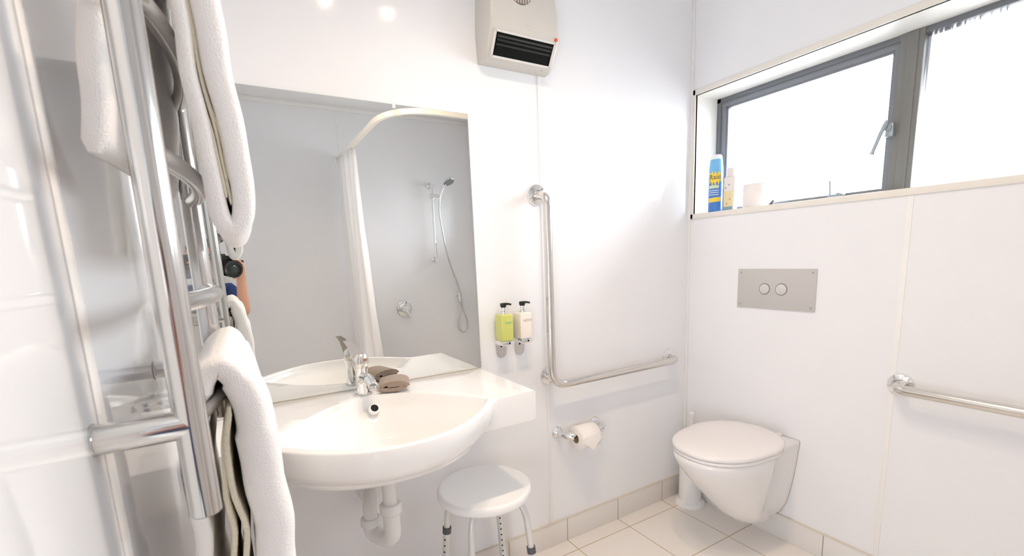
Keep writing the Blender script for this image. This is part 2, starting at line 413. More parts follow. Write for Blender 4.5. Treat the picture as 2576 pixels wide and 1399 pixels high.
# ------------------------------------------------------------------ washbasin
BCX, BCY, BZ = -1.600, -.33, .849
BL, BR = -2.044, -1.157
def ray_poly(ang, poly):
    d = (math.cos(ang), math.sin(ang)); best = None
    for i in range(len(poly)):
        ax, ay = poly[i][0] - BCX, poly[i][1] - BCY; bx, by = poly[(i + 1) % len(poly)][0] - BCX, poly[(i + 1) % len(poly)][1] - BCY
        ex, ey = bx - ax, by - ay; den = d[0] * ey - d[1] * ex
        if abs(den) < 1e-12: continue
        t = (ax * ey - ay * ex) / den; s = (ax * d[1] - ay * d[0]) / den
        if t > 0 and -1e-9 <= s <= 1 + 1e-9 and (best is None or t < best): best = t
    return best
def farc(x, y0, k): return y0 + k * abs((x - BCX) / .29) ** 2.15
outer = [(BL, -.0065), (BL, -.378), (-1.905, -.380)]
outer += [(BCX - .29 + .58 * i / 40, farc(BCX - .29 + .58 * i / 40, -.562, .168)) for i in range(41)]
outer += [(-1.295, -.380), (BR, -.378), (BR, -.0065)]
inner = []
for i in range(61):
    x = BCX - .282 + .564 * i / 60; inner.append((x, -.550 + .178 * abs((x - BCX) / .282) ** 2.1))
for i in range(61):
    x = BCX + .282 - .564 * i / 60; inner.append((x, -.112 - .250 * abs((x - BCX) / .282) ** 1.9))
N = 240
angs = [2 * PI * i / N for i in range(N)]
for (x, y) in ((BL, -.0065), (BL, -.378), (BR, -.378), (BR, -.0065)):
    angs.append(math.atan2(y - BCY, x - BCX) % (2 * PI))
angs = sorted(set(angs)); N = len(angs)
RO = [ray_poly(a, outer) for a in angs]; RI = [ray_poly(a, inner) for a in angs]
hull = [(BCX + .300 * math.cos(t), -.285 + (.250 if math.sin(t) < 0 else .25) * math.sin(t)) for t in [2 * PI * i / 80 for i in range(80)]]
RH = [min(ray_poly(a, hull), RO[i] - .012) for i, a in enumerate(angs)]
def ring(bm, rad, z, cx=BCX, cy=BCY):
    zz = z if isinstance(z, list) else [z] * N
    return [bm.verts.new((cx + rad[i] * math.cos(angs[i]), cy + rad[i] * math.sin(angs[i]), zz[i])) for i in range(N)]
bm = bmesh.new(); R = []
def sh(k): return [r * k for r in RI]
drop = .118
prof = [(.06, -drop), (.3, -drop + .003), (.5, -drop + .010), (.66, -drop + .024), (.79, -drop + .048), (.885, -drop + .075), (.955, -.030), (.982, -.009), (.993, -.0025), (.998, -.0005), (1.0, 0)]
for k, z in prof: R.append(ring(bm, sh(k), BZ + z))
isarc = [(-1.912 < BCX + RO[i] * math.cos(a) < -1.288) and (BCY + RO[i] * math.sin(a) < -.375) for i, a in enumerate(angs)]
R.append(ring(bm, [RI[i] + .15 * (RO[i] - RI[i]) for i in range(N)], BZ)); R.append(ring(bm, [RI[i] + .6 * (RO[i] - RI[i]) for i in range(N)], BZ)); R.append(ring(bm, [RO[i] - .2 * min(RO[i] - RI[i], .02) - .0025 for i in range(N)], BZ)); R.append(ring(bm, [o - .0015 for o in RO], BZ - .0018)); R.append(ring(bm, RO, BZ - .005))
R.append(ring(bm, [RO[i] - (.007 if isarc[i] else 0) for i in range(N)], BZ - .045)); R.append(ring(bm, [RO[i] - (.016 if isarc[i] else 0) for i in range(N)], BZ - .068))
R.append(ring(bm, [RO[i] - (.030 if isarc[i] else .001) for i in range(N)], BZ - .088))
R.append(ring(bm, [RO[i] - (.040 if isarc[i] else .006) for i in range(N)], BZ - .094))
for k, z in ((1.0, -.0965), (.95, -.104), (.86, -.115), (.74, -.129), (.58, -.143), (.42, -.152), (.2, -.156)):
    R.append(ring(bm, [min(RH[i] * k, RO[i] - .045) for i in range(N)], BZ + z, BCX, BCY + (1 - k) * .06))
for A, B in zip(R, R[1:]):
    for j in range(N): bm.faces.new((A[j], A[(j + 1) % N], B[(j + 1) % N], B[j]))
bm.faces.new(R[0]); bm.faces.new(R[-1])
wb = thing('washbasin', 'wide white ceramic wall-hung washbasin with bowed front and flat side shelves, under the mirror', 'sink', (BCX, 0, .68))
basin = finish('basin', bm, CERAMIC, wb, angle=50)
# overflow + drain
hn = V((.05, -.78, .62)).normalized()
oc = V((-1.590, -.150, .818))
ov = olathe('overflow_ring', oc - hn * .012, hn, [(.0165, 0), (.0165, .0145), (.0145, .0165), (.0115, .016), (.0115, .008)], CERAMIC, wb, 28)
olathe('overflow_hole', oc - hn * .012, hn, [(.0116, 0), (.0116, .0145)], HOLE, ov, 24)
olathe('drain', (BCX, BCY, BZ - drop - .0005), (0, 0, 1), [(.032, 0), (.032, .002), (.024, .003), (.02, .0015), (0, .0015)], CHROME, wb, 32)
bm = bmesh.new(); box(bm, BL, BR, -.0068, -.0005, BZ - .095, BZ + .0012); finish('sealant_line', bm, mat('basin_sealant', (.55, .50, .44), .6), wb)
bm = bmesh.new(); lathe(bm, (-1.735, -.315, .697), (0, 0, 1), [(.006, -.012), (.008, 0), (.008, .012)], 14); finish('fixing_bolt', bm, DARKG, wb)

# ------------------------------------------------------------------ mixer tap
tp = thing('basin_mixer_tap', 'small chrome lever mixer tap on the back rim of the washbasin', 'tap', (-1.602, -.078, BZ))
bm = bmesh.new(); lathe(bm, (-1.602, -.078, BZ), (0, 0, 1), [(.0235, 0), (.0235, .004), (.021, .006), (.0205, .03), (.0195, .05), (.019, .075), (.022, .085)], 32); finish('tap_body', bm, CHROME, tp)
olathe('tap_base_ring', (-1.602, -.078, BZ), (0, 0, 1), [(.0255, 0), (.0255, .003), (.023, .0045)], STEEL, tp)
bm = bmesh.new(); tube(bm, spline([(-1.602, -.080, BZ + .045), (-1.598, -.115, BZ + .058), (-1.594, -.150, BZ + .055), (-1.592, -.168, BZ + .045)], 6), [.018] * 6 + [.0165] * 6 + [.0145] * 7, 20)
sp_ = finish('spout', bm, CHROME, tp)
olathe('aerator', (-1.5915, -.166, BZ + .030), (0, .3, 1), [(.011, 0), (.0125, .002), (.0125, .012)], STEEL, sp_, 20)
bm = bmesh.new(); lathe(bm, (-1.602, -.078, BZ + .085), (0, 0, 1), [(.022, 0), (.0245, .008), (.025, .022), (.0225, .034), (.016, .043), (0, .046)], 28)
# flat lever rising backwards
lv = [(-.020, .112), (.020, .112), (.016, .135), (.007, .160), (-.004, .172), (-.020, .172), (-.015, .15)]
pts = []
for s in (-.005, .005):
    pts.append([bm.verts.new((-1.605 - .015 * 0 + x - (z - .112) * .35, -.078 + s + (z - .112) * .15, BZ + z)) for x, z in lv])
bm.faces.new(pts[0]); bm.faces.new(pts[1][::-1])
for i in range(len(lv)): bm.faces.new((pts[0][i], pts[0][(i + 1) % len(lv)], pts[1][(i + 1) % len(lv)], pts[1][i]))
lever = finish('lever', bm, STEEL, tp, angle=30)
olathe('temperature_dot', (-1.592, -.1015, BZ + .112), (.2, -1, .2), [(.005, 0), (.005, .002)], mat('red_dot', (.35, .16, .10), .3), lever, 14)

# ------------------------------------------------------------------ rolled face cloth
def roll_profile(a, b, turns, t0, n=150):
    return [((a - t0 * k) * math.cos(k * 2 * PI), (b - t0 * k * .9) * math.sin(k * 2 * PI)) for k in [turns * i / n for i in range(n + 1)]]
def ribbon(bm, path, th, origin, ux, uz, uy, length, mi=0, nl=8, wob=.0):
    """thick ribbon following 2-D path, extruded along uy"""
    P2 = [V((p[0], p[1], 0)) for p in path]; n = len(P2); sides = []
    for i, p in enumerate(P2):
        t = (P2[min(i + 1, n - 1)] - P2[max(i - 1, 0)]).normalized(); nn = V((-t.y, t.x, 0))
        sides.append((p + nn * th / 2, p - nn * th / 2))
    prof_ = [s[0] for s in sides] + [s[1] for s in reversed(sides)]
    m_ = len(prof_); rings = []
    for k in range(nl + 1):
        f = k / nl; c = (sum((q for q in P2), V((0, 0, 0))) / n)
        e = 1 - .0 * f
        rings.append([bm.verts.new(V(origin) + V(ux) * (q.x + wob * math.sin(f * 5 + q.y * 60)) + V(uz) * q.y + V(uy) * (length * f)) for q in prof_])
    for A, B in zip(rings, rings[1:]):
        for j in range(m_):
            f = bm.faces.new((A[j], A[(j + 1) % m_], B[(j + 1) % m_], B[j])); f.material_index = mi
    for A in (rings[0], rings[-1]):
        for i in range(n - 1):
            f = bm.faces.new((A[i], A[i + 1], A[m_ - 2 - i], A[m_ - 1 - i])); f.material_index = mi
bm = bmesh.new()
ca = math.radians(-17); ux = V((math.cos(ca), math.sin(ca), 0)); uy = V((-math.sin(ca), math.cos(ca), 0))
ribbon(bm, roll_profile(.0465, .0170, 2.35, .0070), .0056, V((-1.522, -.134, BZ + .0208)), ux, (0, 0, 1), uy, .092, wob=.0006)
cl = finish('face_cloth', bm, BROWN, None, angle=60); tag(cl, 'small rolled taupe brown face cloth lying on the basin rim beside the tap', 'face cloth')

# foil-wrapped packet at the left end of the basin
tb = thing('tissue_packet', 'grey silver patterned packet standing on the left end of the washbasin', 'packet', (-1.985, -.05, BZ))
bm = bmesh.new(); box(bm, -2.035, -1.935, -.085, -.025, BZ, BZ + .075, .004); finish('packet_body', bm, FOIL, tb)
bm = bmesh.new(); box(bm, -2.015, -1.955, -.0865, -.0845, BZ + .02, BZ + .055, .0005); finish('packet_label', bm, PLAST, tb)

# ------------------------------------------------------------------ trap under the basin
tr = thing('basin_waste_trap', 'white plastic waste pipe and trap hanging under the washbasin', 'pipe', (-1.58, -.2, .45))
TX, TY = -1.582, -.205
bm = bmesh.new(); tube(bm, [(TX, TY, .700), (TX, TY, .50)], .021, 24); lathe(bm, (TX, TY, .682), (0, 0, 1), [(.032, 0), (.034, .006), (.034, .014)], 28); finish('tail_pipe', bm, PLAST, tr)
bm = bmesh.new(); tube(bm, bend([(TX, TY, .525), (TX, TY, .405), (TX - .045, TY + .085, .405), (TX - .045, TY + .085, .455)], .042, 10), .0255, 24); finish('trap_bend', bm, PLAST, tr)
olathe('trap_nut', (TX, TY, .500), (0, 0, 1), [(.030, 0), (.0335, .004), (.0335, .026), (.030, .032)], PLAST, tr, 12)
olathe('trap_nut', (TX - .045, TY + .085, .432), (0, 0, 1), [(.029, 0), (.032, .004), (.032, .022), (.029, .028)], PLAST, tr, 12)
otube('outlet_pipe', bend([(TX - .045, TY + .085, .44), (TX - .045, TY + .085, .497), (TX - .012, -.001, .497)], .035, 8), .0215, PLAST, tr, 24)
olathe('wall_flange', (TX - .012, 0, .497), (0, -1, 0), [(.046, 0), (.045, .006), (.036, .014), (.024, .018)], PLAST, tr, 32)

# ------------------------------------------------------------------ wall fan heater
ht = thing('wall_fan_heater', 'beige grey bathroom fan heater with black outlet grille, high on the mirror wall', 'heater', (-.965, 0, 2.08))
hx = -.963
secs = [(1.906, .134, 0), (1.906, .134, .045), (1.914, .136, .055), (1.985, .139, .098), (2.00, .139, .101), (2.08, .135, .100), (2.18, .126, .092), (2.25, .118, .080), (2.275, .112, .06), (2.28, .11, 0)]
bm = bmesh.new()
def heater_ring(z, hw, d):
    pts_ = [(-hw - .004, 0), (-hw - .003, -max(d - .018, .0))]
    for k in range(6):
        a = PI / 2 * k / 5; pts_.append((-hw + .012 - .012 * math.cos(a), -max(d - .012, 0) - min(d, .012) * math.sin(a)))
    q = [(-x, y) for x, y in reversed(pts_)]
    return [bm.verts.new((hx + x, y, z)) for x, y in pts_ + q]
rg = [heater_ring(*s) for s in secs]
for A, B in zip(rg, rg[1:]):
    n = len(A)
    for j in range(n): bm.faces.new((A[j], A[(j + 1) % n], B[(j + 1) % n], B[j]))
bm.faces.new(rg[0]); bm.faces.new(rg[-1])
casing = finish('casing', bm, HEATG, ht, angle=32)
# slanted outlet: local frame on the slanted face
pa = V((hx, -.0985, 1.983)); pb = V((hx, -.056, 1.914)); dn = (pb - pa).normalized(); nrm = V((0, dn.z, -dn.y)).normalized()
if nrm.y > 0: nrm = -nrm
mid = (pa + pb) / 2
def slab(bm, u0, u1, w0, w1, h0, h1, mi=0, bev=0.0):
    vs_ = []
    r_ = bmesh.ops.create_cube(bm, size=1)
    for v in r_['verts']:
        u = u0 if v.co.x < 0 else u1; w_ = w0 if v.co.y < 0 else w1; h = h0 if v.co.z < 0 else h1
        v.co = mid + V((1, 0, 0)) * u + dn * w_ + nrm * h
    if bev: bmesh.ops.bevel(bm, geom=list({e for v in r_['verts'] for e in v.link_edges}), offset=bev, segments=2, affect='EDGES')
bm = bmesh.new(); slab(bm, -.112, .112, -.034, .034, -.004, .0018, bev=.0015); grille = finish('outlet_grille', bm, mat('grille_black', (.006, .007, .006), .75, spec=.15), ht)
for w_ in (-.024, -.013, .0):
    bm = bmesh.new(); slab(bm, -.108, .108, w_ - .003, w_ + .003, 0, .004, bev=.0008); finish('louvre', bm, DARKSLAT if w_ > -.02 else mat('louvre_sheen', (.045, .048, .042), .3), grille)
bm = bmesh.new()
for s in (-1, 1): slab(bm, s * .118 - .004, s * .118 + .004, -.040, .038, -.002, .003, bev=.0012)
slab(bm, -.12, .12, .033, .040, -.002, .003, bev=.0012); slab(bm, -.12, .12, -.041, -.035, -.002, .003, bev=.0012)
finish('outlet_surround', bm, mat('surround', (.78, .76, .73), .3), ht)
olathe('indicator_light', (-.842, -.0985, 1.992), (0, -1, 0), [(.006, 0), (.0055, .004), (0, .005)], RED, ht, 20)
fg = olathe('fan_grille', (-.982, -.0965, 2.120), (0, -1, .04), [(.048, 0), (.048, .0015), (.046, .003), (0, .003)], mat('grille_brown', (.20, .15, .12), .6), ht, 40)
for i in range(9):
    x = -.040 + .010 * i; hh = math.sqrt(max(.046 ** 2 - x * x, 1e-6))
    bm = bmesh.new(); box(bm, -.982 + x - .0022, -.982 + x + .0022, -.1012, -.0985, 2.120 - hh, 2.120 + hh, .0006); finish('grille_bar', bm, HEATG, fg)
for z in (2.095, 2.120, 2.145):
    bm = bmesh.new(); hw = math.sqrt(.046 ** 2 - (z - 2.120) ** 2); box(bm, -.982 - hw, -.982 + hw, -.1016, -.0985, z - .0018, z + .0018, .0005); finish('grille_bar', bm, HEATG, fg)
bm = bmesh.new()
for k, w_ in ((0, .022), (1, .026)): box(bm, -.955 - w_ / 2, -.955 + w_ / 2, -.1012, -.1004, 2.013 - .010 * k, 2.016 - .010 * k)
finish('embossed_mark', bm, mat('mark_grey', (.60, .56, .54), .4), ht)
olathe('screw', (-.87, -.045, 1.9065), (0, 0, -1), [(.003, 0), (.003, .001)], GREY, ht, 12)

# ------------------------------------------------------------------ grab rails
def flange(name, c, ax, parent, r=.041):
    return olathe(name, c, ax, [(r, 0), (r, .003), (r * .93, .008), (r * .62, .011), (.018, .012)], CHROME, parent, 40)
lb = thing('grab_rail', 'L-shaped stainless steel grab rail on the wall between mirror and toilet', 'grab rail', (-.87, 0, .77), 'stainless grab rails')
py = -.072
path = bend([(-.880, -.001, 1.482), (-.880, py, 1.470), (-.879, py, .742), (-.155, py, .742), (-.133, -.001, .742)], [.05, .075, .045], 10)
otube('rail_tube', path, .0165, STEEL, lb, 28, angle=60)
flange('wall_flange', (-.880, 0, 1.482), (0, -1, 0), lb); flange('wall_flange', (-.850, 0, .768), (0, -1, 0), lb, .038); flange('wall_flange', (-.133, 0, .742), (0, -1, 0), lb)
otube('corner_stub', bend([(-.850, -.002, .768), (-.852, -.04, .768), (-.872, py, .790)], .02, 6), .013, STEEL, lb, 20)
rb = thing('grab_rail', 'straight stainless steel grab rail on the window wall right of the toilet', 'grab rail', (0, -.88, .77), 'stainless grab rails')
otube('rail_tube', bend([(-.001, -.882, .769), (-.072, -.892, .769), (-.072, -1.46, .766), (-.001, -1.475, .766)], .05, 10), .0165, STEEL, rb, 28, angle=60)
flange('wall_flange', (0, -.882, .769), (-1, 0, 0), rb, .040); flange('wall_flange', (0, -1.475, .766), (-1, 0, 0), rb, .040)
del rb['group'], lb['group']

# ------------------------------------------------------------------ toilet roll holder + roll
th_ = thing('toilet_roll_holder', 'chrome toilet roll holder on the wall below the L-shaped grab rail', 'toilet roll holder', (-.7, 0, .51))
for x in (-.812, -.605):
    s = 1 if x < -.7 else -1
    po = olathe('post', (x, 0, .513), (0, -1, 0), [(.026, 0), (.026, .005), (.020, .012), (.013, .018), (.012, .045)], CHROME, th_, 30)
    if s > 0: otube('arm', [(x, -.04, .513), (x + .010, -.058, .512), (x + .032, -.071, .510), (x + .045, -.072, .509)], [.012, .0165, .017, .009], CHROME, po, 20)
    else: otube('arm', [(x, -.04, .513), (x - .008, -.058, .512), (x - .022, -.071, .510), (x - .034, -.072, .509)], [.012, .0155, .015, .009], CHROME, po, 20)
otube('spindle', [(-.775, -.072, .509), (-.635, -.072, .509)], .008, CHROME, th_, 16)
bm = bmesh.new(); n = 48
R0 = []
for (r_, x) in ((.021, -.768), (.047, -.768), (.0505, -.765), (.0505, -.671), (.047, -.668), (.021, -.668)):
    R0.append([bm.verts.new((x, -.072 + r_ * math.cos(2 * PI * j / n), .509 - .012 + .012 + r_ * math.sin(2 * PI * j / n) - .012)) for j in range(n)])
for A, B in zip(R0, R0[1:] + R0[:1]):
    for j in range(n): bm.faces.new((A[j], A[(j + 1) % n], B[(j + 1) % n], B[j]))
tr_ = thing('toilet_roll', 'white toilet paper roll hanging on the chrome holder', 'toilet roll', (-.718, -.072, .497))
finish('paper', bm, PAPER, tr_, angle=50)
bm = bmesh.new()
R0 = []
for (r_, x) in ((.0195, -.7685), (.0209, -.7685), (.0209, -.6675), (.0195, -.6675)):
    R0.append([bm.verts.new((x, -.072 + r_ * math.cos(2 * PI * j / n), .497 + r_ * math.sin(2 * PI * j / n))) for j in range(n)])
for A, B in zip(R0, R0[1:] + R0[:1]):
    for j in range(n): bm.faces.new((A[j], A[(j + 1) % n], B[(j + 1) % n], B[j]))
finish('cardboard_core', bm, CARD, tr_)
bm = bmesh.new()   # folded V point of the loose sheet
q = [(-.760, -.1232, .512), (-.680, -.1232, .512), (-.672, -.1236, .494), (-.716, -.1245, .452), (-.764, -.1236, .494)]
a = [bm.verts.new(p) for p in q]; b_ = [bm.verts.new((p[0], p[1] + .0015, p[2])) for p in q]
bm.faces.new(a); bm.faces.new(b_[::-1])
for i in range(5): bm.faces.new((a[i], a[(i + 1) % 5], b_[(i + 1) % 5], b_[i]))
finish('folded_sheet', bm, PAPER, tr_, smooth=False)

# ------------------------------------------------------------------ soap dispensers
def dispenser(cx, matl, label, txt, tm, first):
    t = thing('soap_dispenser', label, 'soap dispenser', (cx, 0, .93))
    bm = bmesh.new()   # capsule-shaped steel wall bracket
    prof_ = [(.021 * math.cos(a), .021 * math.sin(a) - .038) for a in [PI + PI * i / 14 for i in range(15)]] + [(.021 * math.cos(a), .021 * math.sin(a) + .03) for a in [PI * i / 14 for i in range(15)]]
    prism(bm, [(cx + .004 + x, .932 + z) for x, z in prof_], 'y', -.003, -.0003, bev=.0008)
    br = finish('wall_bracket', bm, STEEL, t)
    bm = bmesh.new(); box(bm, cx - .0262, cx + .0262, -.068, -.003, .930, .948, .004); cr = finish('cradle', bm, CHROME, t)
    olathe('cradle_screw', (cx + .004, -.068, .939), (0, -1, 0), [(.004, 0), (.004, .0006)], HOLE, cr, 14)
    olathe('lock_hole', (cx + .004, -.003, .918), (0, -1, 0), [(.0042, 0), (.0042, .0006)], HOLE, br, 14)
    bm = bmesh.new(); box(bm, cx - .025, cx + .025, -.0665, -.012, .946, 1.046, .006, 3); bo = finish('bottle', bm, matl, t)
    olathe('pump_neck', (cx, -.039, 1.045), (0, 0, 1), [(.0115, 0), (.0115, .010), (.0085, .012), (.0085, .026)], CHROME, t, 24)
    bm = bmesh.new(); lathe(bm, (cx, -.039, 1.070), (0, 0, 1), [(.0085, 0), (.0115, .004), (.012, .014), (.010, .016), (0, .016)], 24)
    tube(bm, [(cx, -.039, 1.083), (cx + .012, -.052, 1.083), (cx + .020, -.062, 1.081)], [.0045, .004, .0035], 12)
    finish('pump_head', bm, BLACK, t)
    text_mesh('bottle_lettering', txt, .0155, basis((cx + .004, -.0668, 1.016), (1, 0, 0), (0, 0, 1)), tm, bo)
    return t
dispenser(-1.066, GREENS, 'yellow-green soap bottle with black pump, nearest the mirror edge', 'heal', GREENT, 1)
dispenser(-.984, CREAMS, 'cream white lotion bottle with black pump, beside the grab rail', 'HOYI', GREYT, 0)

# ------------------------------------------------------------------ flush plate
fp = thing('flush_plate', 'rectangular grey dual flush plate on the wall above the toilet', 'flush plate', (0, -.43, 1.078))
bm = bmesh.new(); box(bm, -.004, -.0002, -.592, -.267, .994, 1.161, .0008); finish('plate', bm, PLATE, fp)
for y, r in ((-.389, .0205), (-.459, .0215)):
    rr = olathe('button_ring', (-.004, y, 1.078), (-1, 0, 0), [(r + .0035, 0), (r + .003, .001), (r, .001)], mat('ring_dark', (.30, .26, .24), .3, .4), fp, 36)
    olathe('flush_button', (-.004, y, 1.078), (-1, 0, 0), [(r, 0), (r, .002), (r * .9, .003), (0, .0026)], BTN, rr, 36)
for y in (-.282, -.577):
    for z in (1.009, 1.146): olathe('screw', (-.004, y, z), (-1, 0, 0), [(.004, 0), (.003, .001), (0, .001)], GREY, fp, 14)

# ------------------------------------------------------------------ toilet
wc = thing('toilet', 'white wall-hung toilet with closed lid, under the flush plate', 'toilet', (0, -.43, .10))
TYC = -.43
def pan_outline(xf, w, wb, xb=0.0, n=26):
    """half outline from wall to the front; returns closed list (x,y)"""
    half = []
    xm = xf * .52
    for i in range(n + 1):
        t = i / n
        if t < .28:      # straight flange near the wall
            x = xb + (xm * .45 - xb) * (t / .28); y = wb - (wb - (wb * .96)) * (t / .28)
        elif t < .5:
            s = (t - .28) / .22; s2 = s * s * (3 - 2 * s); x = xm * .45 + (xm - xm * .45) * s; y = wb * .96 + (w - wb * .96) * s2
        else:
            a = (t - .5) / .5 * PI / 2; x = xm + (xf - xm) * math.sin(a) ** .95; y = w * math.cos(a) ** .9 if a < PI / 2 - 1e-6 else 0
        half.append((x, y))
    return [(x, TYC + y) for x, y in half] + [(x, TYC - y) for x, y in reversed(half[:-1])]
levels = [(.098, -.12, .045, .040), (.102, -.165, .068, .058), (.125, -.225, .088, .080), (.175, -.285, .106, .100), (.24, -.345, .122, .114), (.30, -.400, .138, .123), (.36, -.455, .155, .130), (.41, -.495, .168, .134), (.445, -.512, .174, .138), (.458, -.512, .173, .138), (.464, -.506, .168, .134)]
bm = bmesh.new(); rings = []
for z, xf, w_, wb_ in levels: rings.append([bm.verts.new((x, y, z)) for x, y in pan_outline(xf, w_, wb_)])
for A, B in zip(rings, rings[1:]):
    for j in range(len(A)): bm.faces.new((A[j], A[(j + 1) % len(A)], B[(j + 1) % len(A)], B[j]))
bm.faces.new(rings[0]); bm.faces.new(rings[-1])
# recess on the near side of the pan behind the bowl
for v in bm.verts:
    if v.co.y < TYC - .02 and -.20 < v.co.x < -.028 and .15 < v.co.z < .43:
        fx = math.sin((v.co.x + .028) / (-.172) * PI); fz = math.sin((v.co.z - .15) / .28 * PI); v.co.y += .040 * max(fx, 0) ** .6 * max(fz, 0) ** .6
    if v.co.y > TYC + .02 and -.20 < v.co.x < -.028 and .15 < v.co.z < .43:
        fx = math.sin((v.co.x + .028) / (-.172) * PI); fz = math.sin((v.co.z - .15) / .28 * PI); v.co.y -= .040 * max(fx, 0) ** .6 * max(fz, 0) ** .6
pan = finish('pan', bm, PANC, wc, angle=60)
bm = bmesh.new(); gz = [(l[3], l[0]) for l in levels]; prism(bm, [(TYC + w_ + .0015, z) for w_, z in gz] + [(TYC - w_ - .0015, z) for w_, z in reversed(gz)], 'x', -.0025, -.0003); finish('wall_gasket', bm, mat('gasket', (.55, .47, .34), .7), wc)
def lid_out(xb, xf, w, z, n=72):
    cx = (xb + xf) / 2; hl = (xb - xf) / 2; o = []
    for j in range(n):
        a = 2 * PI * j / n; c, s = math.cos(a), math.sin(a)
        e = .92 if c < 0 else .80
        o.append((cx + hl * math.copysign(abs(c) ** e, c), TYC + w * math.copysign(abs(s) ** .92, s) * (1 - .03 * (c < 0)), z))
    return o
def stack(name, lv, material, parent, cap=True):
    bm = bmesh.new(); rr = [[bm.verts.new(p) for p in lid_out(*l)] for l in lv]
    for A, B in zip(rr, rr[1:]):
        for j in range(len(A)): bm.faces.new((A[j], A[(j + 1) % len(A)], B[(j + 1) % len(A)], B[j]))
    bm.faces.new(rr[0]); bm.faces.new(rr[-1]); return finish(name, bm, material, parent, angle=60)
stack('seat', [(-.062, -.503, .178, .464), (-.058, -.508, .182, .467), (-.058, -.508, .182, .476), (-.062, -.504, .178, .479)], LIDP, wc)
stack('lid', [(-.060, -.506, .180, .4805), (-.056, -.511, .184, .483), (-.055, -.512, .185, .492), (-.060, -.506, .180, .4985), (-.075, -.490, .165, .504), (-.105, -.455, .135, .5085), (-.15, -.41, .095, .511), (-.20, -.35, .05, .512), (-.25, -.30, .02, .5123)], LIDP, wc)
for s in (-.075, .075):
    bm = bmesh.new(); lathe(bm, (-.045, TYC + s, .464), (0, 0, 1), [(.013, 0), (.013, .018), (.009, .022), (0, .022)], 20); finish('hinge', bm, LIDP, wc)

# ------------------------------------------------------------------ toilet brush
tbx, tby = -.078, -.102
bs = thing('toilet_brush_set', 'white plastic toilet brush in a tall round holder on the floor behind the toilet', 'toilet brush', (tbx, tby, 0))
olathe('holder', (tbx, tby, 0), (0, 0, 1), [(.073, 0), (.073, .010), (.069, .018), (.058, .022), (.0535, .026), (.053, .36), (.050, .363), (.048, .355), (.012, .35)], PLAST, bs, 40)
olathe('brush_handle', (tbx, tby, .33), (0, 0, 1), [(.010, 0), (.011, .05), (.010, .10), (.013, .125), (.013, .14), (.008, .147), (0, .148)], PLAST, bs, 20)

# ------------------------------------------------------------------ window sill items
can = thing('aerosol_can', 'blue and yellow insect spray can in the near corner of the window sill', 'spray can', (.040, -.108, WZ0))
cx_, cy_, cr_ = .040, -.108, .0295
body = olathe('can_body', (cx_, cy_, WZ0 + .001), (0, 0, 1), [(.027, 0), (cr_, .003), (cr_, .19), (.027, .2)], BLUE, can, 40)
olathe('can_upper', (cx_, cy_, WZ0 + .155), (0, 0, 1), [(cr_ + .0004, 0), (cr_ + .0004, .033), (.0285, .045), (.0255, .077), (.024, .080), (0, .080)], LBLUE, can, 40)
olathe('cap', (cx_, cy_, WZ0 + .236), (0, 0, 1), [(.0255, -.004), (.0245, .008), (.019, .016), (0, .018)], WCAP, can, 36)
def wrap(bm, a0, a1, z0f, z1f, r, cx=cx_, cy=cy_, n=18, mi=0):
    A, B = [], []
    for i in range(n + 1):
        a = a0 + (a1 - a0) * i / n; z0_ = z0f(i / n); z1_ = z1f(i / n)
        A.append(bm.verts.new((cx + r * math.cos(a), cy + r * math.sin(a), z0_))); B.append(bm.verts.new((cx + r * math.cos(a), cy + r * math.sin(a), z1_)))
    for i in range(n):
        f = bm.faces.new((A[i], A[i + 1], B[i + 1], B[i])); f.material_index = mi
fa = math.atan2(-1.42, -1.94)   # direction facing the room camera side
bm = bmesh.new()
jag = [0, .012, -.004, .014, 0, .016, -.002, .012, 0]
wrap(bm, fa - 1.05, fa + .75, lambda t: WZ0 + .128 + jag[int(t * 8)] * .8 - .01 * math.sin(t * PI), lambda t: WZ0 + .176 - jag[int(t * 8)] * .6, cr_ + .0008, n=32)
st = finish('burst_label', bm, YEL, body, smooth=False)
bm = bmesh.new(); wrap(bm, fa - 1.1, fa + .8, lambda t: WZ0 + .042 + .004 * t, lambda t: WZ0 + .062 + .004 * t, cr_ + .0008); finish('yellow_band', bm, YEL, body)
bm = bmesh.new(); wrap(bm, fa - 1.1, fa + .5, lambda t: WZ0 + .104, lambda t: WZ0 + .118, cr_ + .0008); finish('pale_band', bm, mat('pale_green', (.62, .78, .55), .4), body)
bm = bmesh.new()
for z in (.074, .084, .093): wrap(bm, fa - 1.0, fa + .5, lambda t, z=z: WZ0 + z, lambda t, z=z: WZ0 + z + .004, cr_ + .0008)
finish('small_print', bm, mat('print_pale', (.65, .72, .85), .4), body)
def curved_text(name, s, size, z, off, m_, par, r=cr_ + .0014, cx=cx_, cy=cy_):
    M = Matrix.Identity(4); o = text_mesh(name, s, size, M, m_, par)
    for v in o.data.vertices:
        a = fa + off + v.co.x / r; rr = r + v.co.z
        v.co = V((cx + rr * math.cos(a), cy + rr * math.sin(a), z + v.co.y))
    return o
curved_text('burst_lettering', 'Raid', .030, WZ0 + .153, -.12, DARKG, body)

